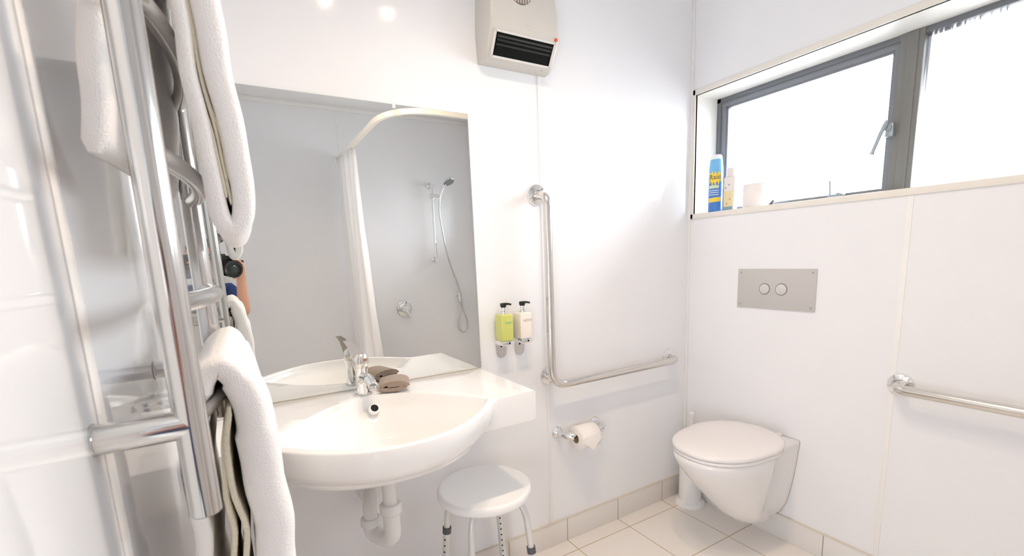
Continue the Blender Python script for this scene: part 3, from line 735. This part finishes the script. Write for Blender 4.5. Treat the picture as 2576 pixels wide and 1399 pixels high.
ltn = thing('lotion_bottle', 'pale cream bottle with floral label on the sill, beside the blue can', 'bottle', (.052, -.176, WZ0))
bm = bmesh.new(); box(bm, .034, .070, -.204, -.150, WZ0 + .001, WZ0 + .150, .010, 4); lb_ = finish('bottle_body', bm, mat('cream_bottle', (.86, .80, .76), .3), ltn)
bm = bmesh.new(); lathe(bm, (.052, -.177, WZ0 + .148), (0, 0, 1), [(.018, 0), (.018, .034), (.0165, .037), (0, .037)], 24); finish('bottle_cap', bm, mat('cap_pink', (.86, .78, .76), .3), ltn)
bm = bmesh.new(); box(bm, .0325, .0345, -.200, -.156, WZ0 + .018, WZ0 + .085, .0005); finish('floral_label', bm, mat('floral_yellow', (.86, .74, .42), .5), lb_)
bm = bmesh.new(); box(bm, .0325, .0345, -.200, -.154, WZ0 + .002, WZ0 + .018, .0005); finish('blue_band', bm, mat('band_blue', (.25, .38, .45), .5), lb_)
for y, z in ((-.165, .1), (-.18, .112), (-.172, .03), (-.187, .05)):
    bm = bmesh.new(); lathe(bm, (.0336 if z > .09 else .0325, y, WZ0 + z), (-1, 0, 0), [(.004, 0), (.003, .0006), (0, .0007)], 8)
    finish('flower_print', bm, GREYT, lb_)

sr = thing('toilet_roll', 'spare white toilet paper roll standing on the window sill', 'toilet roll', (.07, -.285, WZ0))
bm = bmesh.new(); R0 = []
for (r_, z) in ((.021, .001), (.048, .001), (.0505, .004), (.0505, .097), (.048, .100), (.021, .100)):
    R0.append([bm.verts.new((.07 + r_ * math.cos(2 * PI * j / n), -.285 + r_ * math.sin(2 * PI * j / n), WZ0 + z)) for j in range(n)])
for A, B in zip(R0, R0[1:] + R0[:1]):
    for j in range(n): bm.faces.new((A[j], A[(j + 1) % n], B[(j + 1) % n], B[j]))
finish('paper', bm, PAPER, sr, angle=50)
bm = bmesh.new(); tube(bm, [(.07, -.285, WZ0 + .002), (.07, -.285, WZ0 + .099)], .0208, 32); finish('cardboard_core', bm, CARD, sr)

# ------------------------------------------------------------------ shower stool
sx, sy = -1.268, -.212
stl = thing('shower_stool', 'round white shower stool with adjustable grey legs under the washbasin corner', 'stool', (sx, sy, 0))
olathe('seat', (sx, sy, .458), (0, 0, 1), [(.12, .012), (.151, .012), (.156, .014), (.1585, .020), (.1588, .030), (.1575, .036), (.154, .0405), (.150, .042), (.146, .0425), (.143, .0422), (.12, .042), (.06, .042), (0, .042)], SEATM, stl, 72, 50)
for ang in (205, 250, 305, 20):
    pass
legpos = [(-.114, .060), (-.070, -.098), (.078, -.050), (.030, .100)]
legpos = [(-.104, .078), (-.092, -.082), (.104, -.088), (.092, .082)]
for i, (dx, dy) in enumerate(legpos):
    L_ = math.hypot(dx, dy); ux_, uy_ = dx / L_, dy / L_
    top = V((sx + dx * .45, sy + dy * .45, .452)); k1 = V((sx + dx * .86, sy + dy * .86, .448)); k2 = V((sx + dx * 1.02, sy + dy * 1.02, .40))
    bot = V((sx + dx * 1.30, sy + dy * 1.30, .03)); dirn = (bot - k2).normalized()
    zs = .33 if i in (0, 2) else .40
    if i == 1: zs = .22
    if i == 2: zs = .27
    if i == 3: zs = .36
    tcut = (k2.z - zs) / (k2.z - bot.z); cut = k2.lerp(bot, tcut)
    leg = otube('leg', bend([top, k1, k2, cut], [.03, .03], 6), .0108, LEGM, stl, 20, angle=60)
    bm = bmesh.new(); tube(bm, [cut, bot], .0132, 20); low = finish('leg_extension', bm, LEGM, leg)
    bm = bmesh.new(); tube(bm, [cut - dirn * .012, cut + dirn * .010], .0150, 20); finish('collar', bm, DARKG, leg)
    bm = bmesh.new(); tube(bm, [bot - dirn * .02, V((bot.x + dirn.x * .03, bot.y + dirn.y * .03, .001))], [.016, .021], 20); finish('rubber_foot', bm, GREY, leg)
    bm = bmesh.new(); outv = (CAM - cut); outv.z = 0; outv.normalize(); side = V((-outv.y, outv.x, 0))
    hn_ = (outv + side * (-.55 if i == 0 else .0)).normalized() if i != 2 else outv
    c = cut + dirn * .03
    while c.z > .06:
        lathe(bm, c + hn_ * .0128, hn_, [(.0030, 0), (.0030, .0008)], 10); c = c + dirn * .0235
    finish('height_hole', bm, HOLE, low)

# ------------------------------------------------------------------ shower corner seen in the mirror
RZ = 2.054
cr = thing('shower_curtain_rail', 'white curved shower curtain rail in the shower corner, seen in the mirror', 'curtain rail', (-1.11, -D, RZ))
pth = bend([(-1.112, -D + .002, RZ), (-1.112, -1.01, RZ), (-.002, -1.01, RZ)], [.33], 16)
bm = bmesh.new()
for off in (0,):
    n2 = len(pth); A = []
    for i, p in enumerate(pth):
        t = (pth[min(i + 1, n2 - 1)] - pth[max(i - 1, 0)]).normalized(); s = t.cross(V((0, 0, 1))).normalized()
        A.append([bm.verts.new(p + s * a + V((0, 0, b))) for a, b in ((-.011, -.014), (.011, -.014), (.011, .014), (-.011, .014))])
    for P1, P2 in zip(A, A[1:]):
        for j in range(4): bm.faces.new((P1[j], P1[(j + 1) % 4], P2[(j + 1) % 4], P2[j]))
    bm.faces.new(A[0]); bm.faces.new(A[-1])
finish('rail_track', bm, mat('rail_white', (.88, .80, .68), .35), cr, angle=30)
olathe('wall_flange', (-1.112, -D, RZ), (0, 1, 0), [(.026, 0), (.026, .006), (.018, .012)], CHROME, cr)
olathe('wall_flange', (0, -1.01, RZ), (-1, 0, 0), [(.026, 0), (.026, .006), (.018, .012)], CHROME, cr)
bm = bmesh.new(); tube(bm, [(-1.065, -1.075, RZ + .013), (-1.065, -1.075, H)], .008, 16); lathe(bm, (-1.065, -1.075, H), (0, 0, -1), [(.022, 0), (.022, .004)], 20); finish('ceiling_rod', bm, mat('rail_white2', (.88, .80, .68), .35), cr)
bm = bmesh.new()   # bunched curtain
nu, nv = 110, 26; grid = []
for j in range(nv + 1):
    f = j / nv; z = RZ - .02 - f * 1.90; row = []
    for i in range(nu + 1):
        u = i / nu; y = -2.355 + u * (.46 + .10 * f + .03 * math.sin(f * 4))
        amp = .026 + .030 * f
        x = -1.112 + amp * math.sin(u * 2 * PI * 6.5 + .6 * math.sin(f * 3)) + .010 * math.sin(u * 23 + f * 5) + .045 * f * f + .02 * f * math.sin(u * 4)
        y += .012 * math.cos(u * 2 * PI * 13 + f)
        row.append(bm.verts.new((x, y, z)))
    grid.append(row)
for j in range(nv):
    for i in range(nu): bm.faces.new((grid[j][i], grid[j][i + 1], grid[j + 1][i + 1], grid[j + 1][i]))
sc_ = thing('shower_curtain', 'white shower curtain drawn together at the far wall, seen in the mirror', 'shower curtain', (-1.11, -2.1, RZ))
o = finish('curtain_cloth', bm, CURT, sc_, angle=80); md = o.modifiers.new('thick', 'SOLIDIFY'); md.thickness = .0015
for k in range(8):
    y = -2.33 + k * .060
    otube('curtain_hook', [(-1.112 + .009 * math.cos(a), y, RZ - .018 + .010 * math.sin(a)) for a in [2 * PI * i / 12 for i in range(12)]], .0015, CHROME, sc_, 8, closed=True)

ss = thing('shower_slide_rail', 'chrome shower slide rail with handset and hose on the far wall, seen in the mirror', 'shower', (-.41, -D, 1.26))
sxr = -.385
otube('slide_bar', [(sxr, -D + .055, 1.24), (sxr, -D + .055, 1.905)], .0095, CHROME, ss, 20)
for z in (1.262, 1.885):
    bm = bmesh.new(); lathe(bm, (sxr, -D, z), (0, 1, 0), [(.024, 0), (.024, .008), (.014, .014), (.014, .055), (.017, .062), (.017, .070)], 28); finish('wall_bracket', bm, CHROME, ss)
bm = bmesh.new(); lathe(bm, (sxr, -D + .055, 1.775), (0, 0, 1), [(.018, 0), (.020, .005), (.020, .035), (.018, .04)], 24); tube(bm, [(sxr - .02, -D + .07, 1.795), (sxr + .06, -D + .085, 1.795)], .013, 18); finish('slider', bm, CHROME, ss)
bm = bmesh.new(); tube(bm, spline([(sxr + .045, -D + .10, 1.755), (sxr + .055, -D + .11, 1.81), (sxr + .075, -D + .135, 1.865), (sxr + .09, -D + .16, 1.895)], 5), [.010] * 6 + [.012] * 10, 18)
hs = finish('handset_handle', bm, CHROME, ss)
hax = V((.15, .45, -.88)).normalized(); hc = V((sxr + .105, -D + .175, 1.905))
olathe('spray_head', hc, hax, [(.012, -.022), (.03, -.016), (.048, -.002), (.050, .008), (.047, .012)], CHROME, hs, 36)
olathe('spray_face', hc + hax * .012, hax, [(.046, 0), (.046, .001), (0, .001)], mat('spray_grey', (.18, .19, .19), .4), hs, 32)
otube('hose', spline([(sxr + .045, -D + .10, 1.76), (sxr + .045, -D + .09, 1.62), (sxr + .10, -D + .07, 1.30), (sxr + .19, -D + .05, 1.03), (sxr + .213, -D + .045, .93), (sxr + .225, -D + .05, .82), (sxr + .262, -D + .05, .70), (sxr + .255, -D + .05, .625), (sxr + .215, -D + .05, .600), (sxr + .175, -D + .05, .640), (sxr + .175, -D + .05, .71), (sxr + .205, -D + .045, .82), (sxr + .205, -D + .02, .90)], 8), .0078, mat('hose_chrome', (.68, .69, .68), .25, .9), ss, 14)
bm = bmesh.new(); lathe(bm, (sxr + .198, -D, .945), (0, 1, 0), [(.020, 0), (.020, .006), (.012, .010), (.012, .045)], 24); tube(bm, [(sxr + .198, -D + .04, .965), (sxr + .204, -D + .045, .88)], .011, 16); finish('hose_outlet', bm, CHROME, ss)
sm = thing('shower_mixer', 'round chrome shower mixer control on the far wall, seen in the mirror', 'shower mixer', (-.69, -D, .855))
olathe('cover_plate', (-.69, -D, .857), (0, 1, 0), [(.068, 0), (.067, .006), (.060, .012), (.036, .016), (.034, .045), (.030, .058), (0, .062)], CHROME, sm, 44)
otube('mixer_lever', [(-.69, -D + .05, .85), (-.675, -D + .065, .81), (-.662, -D + .07, .782)], [.014, .010, .008], CHROME, sm, 16)

# ------------------------------------------------------------------ heated towel rail
hr = thing('heated_towel_rail', 'chrome ladder heated towel rail on the left wall, close to the camera', 'towel rail', (-W, -.69, .97))
NX, FXP = -1.963, -1.955
NY, FY = -.908, -.475
for y, x, zb in ((NY, NX, .969), (FY, FXP, .965)):
    bm = bmesh.new(); lathe(bm, (x, y, zb), (0, 0, 1), [(.0145, 0), (.0165, .002), (.0165, 1.05), (.0145, 1.052)], 40); finish('post', bm, RAILM, hr)
    for z in ((1.079 if y == NY else 1.072), 1.93):
        so = olathe('standoff', (-W, y, z), (1, 0, 0), [(.0165, 0), (.0175, .001), (.0175, .004), (.0165, .0045), (.0165, W + x)], RAILM, hr, 32)
RX = -1.926
for z in (1.084, 1.2135, 1.373, 1.535, 1.69, 1.85):
    bm = bmesh.new(); pr = []
    for k in range(25):
        t = k / 24; pr.append((NX + (FXP - NX) * t + .027 * 4 * t * (1 - t), NY + (FY - NY) * t, z))
    tube(bm, pr, .0115, 24)
    finish('rung', bm, RAILM, hr)

# towels: thick ribbons in the x-z plane extruded along y
def ribbon_y(bm, path, th, y0, y1, nl=14, mi=0, rnd=.012, wave=.003, lean=None):
    n = len(path); thl = th if isinstance(th, list) else [th] * n; P2 = [V((p[0], p[1])) for p in path]; A = []; Bq = []; C_ = []
    for i, p in enumerate(P2):
        t = (P2[min(i + 1, n - 1)] - P2[max(i - 1, 0)]).normalized(); nn = V((-t.y, t.x)); C_.append((p, nn, t))
    rings = []
    steps = [0, .15, .45, .75, 1.0] + [1 + k for k in range(1, nl)] + [nl + .0, nl + .25, nl + .55, nl + .85, nl + 1.0]
    m0 = steps[-1]
    ks = []
    for k in range(5):   # rounded start edge
        a = k / 4 * PI / 2; ks.append((y0 + rnd * (1 - math.sin(a)) * (1 if y1 > y0 else -1) * 1.0, max(math.sin(a), .25) if k else .25, a))
    ysq = [(y0 + (y1 - y0) * 0 + math.copysign(rnd * (1 - math.sin(k / 4 * PI / 2)), y1 - y0) * 0, 0) for k in range(1)]
    prof_ = []
    sgn = math.copysign(1, y1 - y0)
    for k in range(6):
        a = k / 5 * PI / 2; prof_.append((y0 + sgn * rnd * (1 - math.cos(a)) if False else y0 + sgn * rnd * (1 - math.sin(a)) * 0 + sgn * rnd * (1 - math.cos(a)), .30 + .70 * math.sin(a)))
    for k in range(1, nl): prof_.append((y0 + (y1 - y0) * k / nl, 1.0))
    for k in range(6):
        a = (5 - k) / 5 * PI / 2; prof_.append((y1 - sgn * rnd * (1 - math.cos(a)), .30 + .70 * math.sin(a)))
    for (y, s) in prof_:
        ring_ = []
        for side in (1, -1):
            seq = C_ if side == 1 else reversed(C_)
            for idx, (p, nn, t) in enumerate(seq):
                ii = idx if side == 1 else n - 1 - idx
                w_ = wave * (math.sin(p.y * 38 + y * 9) + .6 * math.sin(p.y * 71 - y * 14 + 1))
                e = thl[ii] / 2 * s
                if ii in (0, n - 1): e *= .55
                q = p + nn * side * e
                ring_.append(bm.verts.new((q.x + w_ + (lean or 0) * abs(y - y0), y, q.y)))
        rings.append(ring_)
    m_ = 2 * n
    for P1, P2_ in zip(rings, rings[1:]):
        for j in range(m_):
            f = bm.faces.new((P1[j], P1[(j + 1) % m_], P2_[(j + 1) % m_], P2_[j])); f.material_index = mi
    for P1 in (rings[0], rings[-1]):
        for i in range(n - 1):
            f = bm.faces.new((P1[i], P1[i + 1], P1[m_ - 2 - i], P1[m_ - 1 - i])); f.material_index = mi
def densify(pts, k=6): return [(p.x, p.y) for p in spline([V((a, b, 0)) for a, b in pts], k)]

tw1 = thing('bath_towel', 'thick folded white bath towel hanging from the upper rungs of the towel rail', 'towel', (RX, -.62, 1.7))
y0t, y1t = -.835, -.50
# front part: U loop hanging, seen edge on
bm = bmesh.new()
loop = densify([(-1.921, 1.735), (-1.920, 1.62), (-1.918, 1.50), (-1.913, 1.40), (-1.909, 1.335), (-1.903, 1.308), (-1.894, 1.300), (-1.884, 1.308), (-1.879, 1.335), (-1.882, 1.42), (-1.890, 1.52), (-1.895, 1.63), (-1.896, 1.735)], 6)
n_ = len(loop); tk = [.016, .0165, .018, .020, .022, .023, .023, .024, .026, .029, .032, .033, .033]
ths = []
for i in range(n_):
    f = i / (n_ - 1) * (len(tk) - 1); a_ = min(int(f), len(tk) - 2); ths.append(tk[a_] + (tk[a_ + 1] - tk[a_]) * (f - a_))
ribbon_y(bm, loop, ths, y0t, y1t, rnd=.010, wave=.0010)
finish('front_fold', bm, TOWEL, tw1, angle=70)
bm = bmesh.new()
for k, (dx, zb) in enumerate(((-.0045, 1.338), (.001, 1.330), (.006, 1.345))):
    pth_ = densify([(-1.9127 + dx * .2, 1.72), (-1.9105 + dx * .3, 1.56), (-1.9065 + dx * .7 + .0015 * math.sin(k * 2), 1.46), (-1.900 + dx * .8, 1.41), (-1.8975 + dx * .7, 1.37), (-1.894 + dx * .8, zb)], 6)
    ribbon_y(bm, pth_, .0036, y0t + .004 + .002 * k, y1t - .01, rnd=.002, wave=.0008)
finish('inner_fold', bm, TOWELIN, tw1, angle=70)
bm = bmesh.new()   # over the rung and down the wall side
ribbon_y(bm, densify([(-1.905, 1.72), (-1.908, 1.75), (-1.93, 1.762), (-1.965, 1.755), (-1.984, 1.70), (-1.992, 1.58), (-2.002, 1.47), (-2.014, 1.378)], 7), [.034] * 14 + [.026] * 36, y0t - .02, y1t + .02, rnd=.010, wave=.0012, lean=.085)
finish('back_drape', bm, TOWEL, tw1, angle=70)

tw2 = thing('bath_towel', 'white bath towel draped over the lowest rung of the towel rail', 'towel', (RX, -.66, 1.1))
y0t, y1t = -.855, -.485
bm = bmesh.new()
ribbon_y(bm, densify([(-1.968, 1.055), (-1.960, 1.090), (-1.948, 1.116), (-1.931, 1.128), (-1.916, 1.113), (-1.906, 1.07), (-1.900, 1.01), (-1.897, .90), (-1.899, .80), (-1.905, .70), (-1.91, .62)], 7), [.028] * 22 + [.034] * 8 + [.042] * 10 + [.050] * 31, y0t, y1t, rnd=.018, wave=.0018)
finish('front_drape', bm, TOWEL, tw2, angle=70)
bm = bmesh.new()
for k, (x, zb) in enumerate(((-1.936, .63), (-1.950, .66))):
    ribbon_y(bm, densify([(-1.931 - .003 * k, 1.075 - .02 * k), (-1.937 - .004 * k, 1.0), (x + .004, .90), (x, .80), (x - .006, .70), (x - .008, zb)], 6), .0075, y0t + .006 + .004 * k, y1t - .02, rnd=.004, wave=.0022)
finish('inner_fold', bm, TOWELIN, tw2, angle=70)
bm = bmesh.new()
ribbon_y(bm, densify([(-1.965, 1.070), (-1.973, 1.02), (-1.978, .95), (-1.982, .85), (-1.985, .76), (-1.986, .68)], 6), .020, y0t + .01, y1t, rnd=.009, wave=.002)
finish('back_drape', bm, TOWEL, tw2, angle=70)

# ------------------------------------------------------------------ photographer and camera (mirror reflection)
fw, rt, up = FF, RR, -DD
def cp(f, r, u): return CAM + fw * f + rt * r + up * u
cm = thing('camera', 'black camera with large lens held by the photographer, seen in the mirror', 'camera', cp(-.12, 0, 0))
olathe('lens', cp(-.095, 0, 0), fw, [(.036, 0), (.036, .02), (.040, .025), (.040, .05), (.044, .055), (.047, .085), (.0465, .088), (.036, .0885), (.034, .0835)], BLACK, cm, 40)
olathe('front_glass', cp(-.022, 0, 0), fw, [(.034, 0), (.030, .007), (.018, .0115), (0, .0125)], LENSG, cm, 36)
bm = bmesh.new()
def cbox(bm, f0, f1, r0, r1, u0, u1, bev=.006):
    r_ = bmesh.ops.create_cube(bm, size=1)
    for v in r_['verts']:
        v.co = cp(f0 if v.co.x < 0 else f1, r0 if v.co.y < 0 else r1, u0 if v.co.z < 0 else u1)
    bmesh.ops.bevel(bm, geom=list({e for v in r_['verts'] for e in v.link_edges}), offset=bev, segments=2, affect='EDGES')
cbox(bm, -.155, -.095, -.072, .070, -.050, .040); cbox(bm, -.150, -.080, -.024, .024, .035, .062); cbox(bm, -.150, -.072, .045, .074, -.048, .035, .010)
finish('camera_body', bm, BLACK, cm)
bm = bmesh.new(); ribbon(bm, [(0, 0), (.02, -.05), (.015, -.12), (.03, -.2)], .002, cp(-.12, .070, .01), rt, up, fw, .03, nl=2); finish('strap', bm, BLACK, cm)

def skin_obj(name, verts, edges, radii, material, parent=None, levels=2, root=0):
    me = bpy.data.meshes.new(name); me.from_pydata([tuple(v) for v in verts], edges, []); me.materials.append(material)
    o = bpy.data.objects.new(name, me); COL.objects.link(o)
    md = o.modifiers.new('skin', 'SKIN'); md.use_smooth_shade = True
    if not me.skin_vertices: me.skin_vertices.new()
    for i, r in enumerate(radii):
        me.skin_vertices[0].data[i].radius = r if isinstance(r, tuple) else (r, r); me.skin_vertices[0].data[i].use_root = (i == root)
    s = o.modifiers.new('sub', 'SUBSURF'); s.levels = levels; s.render_levels = levels
    if parent is not None: o.parent = parent; o.matrix_parent_inverse = wm(parent).inverted()
    return o
ps = thing('person', 'crouching photographer in a navy shirt holding a black camera, seen in the mirror', 'person', (-2.2, -2.0, 0))
head = cp(-.268, -.012, .012)
hd = V((fw.x, fw.y, 0)).normalized(); hr_ = V((hd.y, -hd.x, 0)); Z = V((0, 0, 1))
neck = head - hd * .035 - Z * .12; chest = head - hd * .09 - Z * .26; waist = chest - hd * .09 - Z * .20 - V((.03, 0, 0)); pelvis = waist - hd * .10 - Z * .13 - V((.04, 0, 0))
shR = chest + hr_ * .17 + Z * .06; shL = chest - hr_ * .17 + Z * .06
handR = cp(-.045, .055, -.004); handL = cp(-.105, -.078, -.03)
elR = V((-1.885, -1.66, .99)); elL = shL + hd * .10 - Z * .23 + hr_ * .01
wrR = handR - V((.004, .020, .075)); wrL = handL - hd * .035 - Z * .06 - hr_ * .02
hipR = pelvis + hr_ * .09 - Z * .03; hipL = pelvis - hr_ * .09 - Z * .03
kR = hipR + hd * .36 - Z * .10 + hr_ * .05; kL = hipL + hd * .30 - Z * .22 - hr_ * .06
ankR = V((kR.x - hd.x * .14, kR.y - hd.y * .14, .09)); ankL = V((kL.x - hd.x * .22, kL.y - hd.y * .22, .09))
toeR = V((ankR.x + hd.x * .15, ankR.y + hd.y * .15, .03)); toeL = V((ankL.x + hd.x * .15, ankL.y + hd.y * .15, .03))
vs = [pelvis, waist, chest, neck, head - Z * .03, shR, elR, wrR, shL, elL, wrL, hipR, kR, ankR, toeR, hipL, kL, ankL, toeL, head + Z * .05, handR - Z * .025, handL - Z * .02]
ed = [(0, 1), (1, 2), (2, 3), (3, 4), (2, 5), (5, 6), (6, 7), (2, 8), (8, 9), (9, 10), (0, 11), (11, 12), (12, 13), (13, 14), (0, 15), (15, 16), (16, 17), (17, 18), (4, 19), (7, 20), (10, 21)]
ra = [.12, .11, .12, .052, .07, .055, .040, .026, .055, .040, .026, .085, .058, .040, .035, .085, .058, .040, .035, .08, (.03, .016), (.03, .016)]
# fingers as chains of the same surface
def add_hand(base_i, pts_lists):
    for pl in pts_lists:
        prev = base_i
        for k, p in enumerate(pl):
            vs.append(p); ra.append(.0095 - .0012 * k); ed.append((prev, len(vs) - 1)); prev = len(vs) - 1
fr = []
for k in range(4):
    a0 = .35 - .024 * 0; f_ = -.022 - .021 * k
    fr.append([cp(f_, .058, .006 - .004 * k), cp(f_, .052, .030), cp(f_, .030, .049), cp(f_, .010 + .004 * k, .056)])
fr.append([cp(-.05, .048, -.030), cp(-.045, .030, -.048), cp(-.040, .010, -.056)])
add_hand(20, fr)
fl = []
for k in range(4): fl.append([cp(-.088, -.082, -.030 + .020 * k), cp(-.082, -.068, -.028 + .020 * k), cp(-.086, -.050, -.026 + .019 * k)])
fl.append([cp(-.150, -.080, -.02), cp(-.162, -.066, -.01), cp(-.164, -.05, .0)])
add_hand(21, fl)
skin_obj('body', vs, ed, ra, SKIN, ps)
# head with face
bm = bmesh.new(); bmesh.ops.create_uvsphere(bm, u_segments=32, v_segments=24, radius=1)
Mh = basis(head, hr_, Z)      # x right, y up, z = right x up -> backwards/forwards
fdir = hr_.cross(Z)
sg = 1 if fdir.dot(hd) > 0 else -1
for v in bm.verts:
    x, y, z = v.co; zz = z * sg   # zz forward
    w_ = .076 * (1 - .22 * max(-y, 0)); co = hr_ * (x * w_) + Z * (y * .115) + hd * (zz * (.095 - .012 * max(-y, 0)))
    # nose
    if zz > .8 and abs(x) < .22 and -.32 < y < .12: co += hd * .020 * (1 - abs(x) / .22) * (1 - (y + .32) / .5)
    if zz > .6 and .05 < y < .3 and .15 < abs(x) < .5: co -= hd * .006
    v.co = head + co
finish('face', bm, SKIN, ps, angle=180)
for s in (-1, 1):
    olathe('eye', head + hr_ * .030 * s + Z * .008 + hd * .082, hd, [(.011, -.006), (.010, .002), (0, .007)], EYEW, ps, 16)
    olathe('pupil', head + hr_ * .030 * s + Z * .008 + hd * .087, hd, [(.0045, 0), (0, .003)], BLACK, ps, 12)
    otube('eyebrow', [head + hr_ * (.016 * s) + Z * .030 + hd * .092, head + hr_ * (.032 * s) + Z * .034 + hd * .089, head + hr_ * (.050 * s) + Z * .029 + hd * .076], .004, HAIR, ps, 8)
    otube('ear', spline([head + hr_ * (.074 * s) + Z * .025, head + hr_ * (.084 * s) + Z * .030 - hd * .018, head + hr_ * (.083 * s) - hd * .022, head + hr_ * (.074 * s) - Z * .028 - hd * .004], 4), .007, SKIN, ps, 10)
otube('mouth', [head + hr_ * -.022 - Z * .052 + hd * .076, head - Z * .050 + hd * .084, head + hr_ * .022 - Z * .052 + hd * .076], .005, LIP, ps, 10)
bm = bmesh.new(); bmesh.ops.create_uvsphere(bm, u_segments=36, v_segments=28, radius=1)
for v in bm.verts:
    x, y, z = v.co; zz = z * sg; k = 1.0 + .03 * math.sin(x * 30) * math.cos(y * 22)
    if zz > .35 and y < .50: k *= .78
    v.co = head + (hr_ * (x * .088) + Z * (y * .128 + .004) + hd * (zz * .104 - .012)) * 1.0 * k if not (zz > .35 and y < .5) else head + hr_ * x * .06 + Z * (y * .09) + hd * (zz * .07 - .01)
finish('hair', bm, HAIR, ps, angle=180)
# clothes
skin_obj('shirt', [pelvis + Z * .0, waist, chest, neck - Z * .035 - hd * .01, shR, shR.lerp(elR, .55), shL, shL.lerp(elL, .55)], [(0, 1), (1, 2), (2, 3), (2, 4), (4, 5), (2, 6), (6, 7)], [.150, .132, .138, .062, .070, .062, .070, .062], NAVY, ps)
skin_obj('trousers', [pelvis - Z * .02, hipR, kR, ankR + Z * .02, hipL, kL, ankL + Z * .02], [(0, 1), (1, 2), (2, 3), (0, 4), (4, 5), (5, 6)], [.128, .098, .070, .052, .098, .070, .052], DENIM, ps)
for a_, t_ in ((ankR, toeR), (ankL, toeL)):
    skin_obj('shoe', [a_ - hd * .05 - Z * .045, a_ + hd * .05 - Z * .04, t_ + Z * .008], [(0, 1), (1, 2)], [(.042, .04), (.045, .038), (.038, .026)], SHOE, ps)

# ------------------------------------------------------------------ lights
def downlight(x, y, energy, label, col=(1, .77, .55)):
    t = thing('downlight', label, 'ceiling light', (x, y, H))
    olathe('light_ring', (x, y, H), (0, 0, -1), [(.048, 0), (.048, .004), (.040, .007), (.036, .004)], CHROME, t, 36)
    olathe('light_lens', (x, y, H - .001), (0, 0, -1), [(.016, 0), (.016, .002), (0, .002)], mat('lamp_glow', (1, .9, .8), .5, emit=((1, .82, .6), 45)), t, 28)
    ld = bpy.data.lights.new('lamp', 'SPOT'); ld.energy = energy; ld.color = col; ld.shadow_soft_size = .03; ld.spot_size = math.radians(150); ld.spot_blend = 1.0
    lo = bpy.data.objects.new('lamp', ld); COL.objects.link(lo); lo.location = (x, y, H - .012)
    return t
downlight(-1.13, -.845, 36, 'recessed ceiling downlight nearest the window wall')
downlight(-1.41, -.855, 36, 'recessed ceiling downlight nearest the towel rail wall')
# added fill light in the hall behind the photographer, lifts the darker areas
hl = bpy.data.lights.new('hall_fill', 'AREA'); hl.energy = 33; hl.size = .9; hl.color = (.86, .93, 1)
ho = bpy.data.objects.new('hall_fill', hl); COL.objects.link(ho); ho.location = (-2.85, -2.05, .85); ho.rotation_euler = V((-.78, -.60, .05)).to_track_quat('Z', 'Y').to_euler()

WS = 22.0
w = bpy.data.worlds.new('overcast_sky'); SC.world = w; w.use_nodes = True
bg = w.node_tree.nodes['Background']
N_ = w.node_tree.nodes.new; L_ = w.node_tree.links.new
tc = N_('ShaderNodeTexCoord'); sp2 = N_('ShaderNodeSeparateXYZ'); L_(tc.outputs['Generated'], sp2.inputs[0])
rp = N_('ShaderNodeValToRGB'); mr = N_('ShaderNodeMapRange'); mr.inputs['From Min'].default_value = -1; mr.inputs['From Max'].default_value = 1
L_(sp2.outputs['Z'], mr.inputs['Value']); L_(mr.outputs[0], rp.inputs['Fac'])
rp.color_ramp.elements[0].position = .35; rp.color_ramp.elements[0].color = (.36, .37, .38, 1)
rp.color_ramp.elements[1].position = .52; rp.color_ramp.elements[1].color = (.87, .93, 1.0, 1)
L_(rp.outputs['Color'], bg.inputs['Color']); bg.inputs['Strength'].default_value = WS
pl = bpy.data.lights.new('window_portal', 'AREA'); pl.shape = 'RECTANGLE'; pl.size = abs(WY1 - WY0); pl.size_y = WZ1 - WZ0
po = bpy.data.objects.new('window_portal', pl); COL.objects.link(po); po.location = (.205, (WY0 + WY1) / 2, (WZ0 + WZ1) / 2)
po.rotation_euler = (0, PI / 2, 0); pl.size = WZ1 - WZ0; pl.size_y = abs(WY1 - WY0)
pl.cycles.is_portal = True
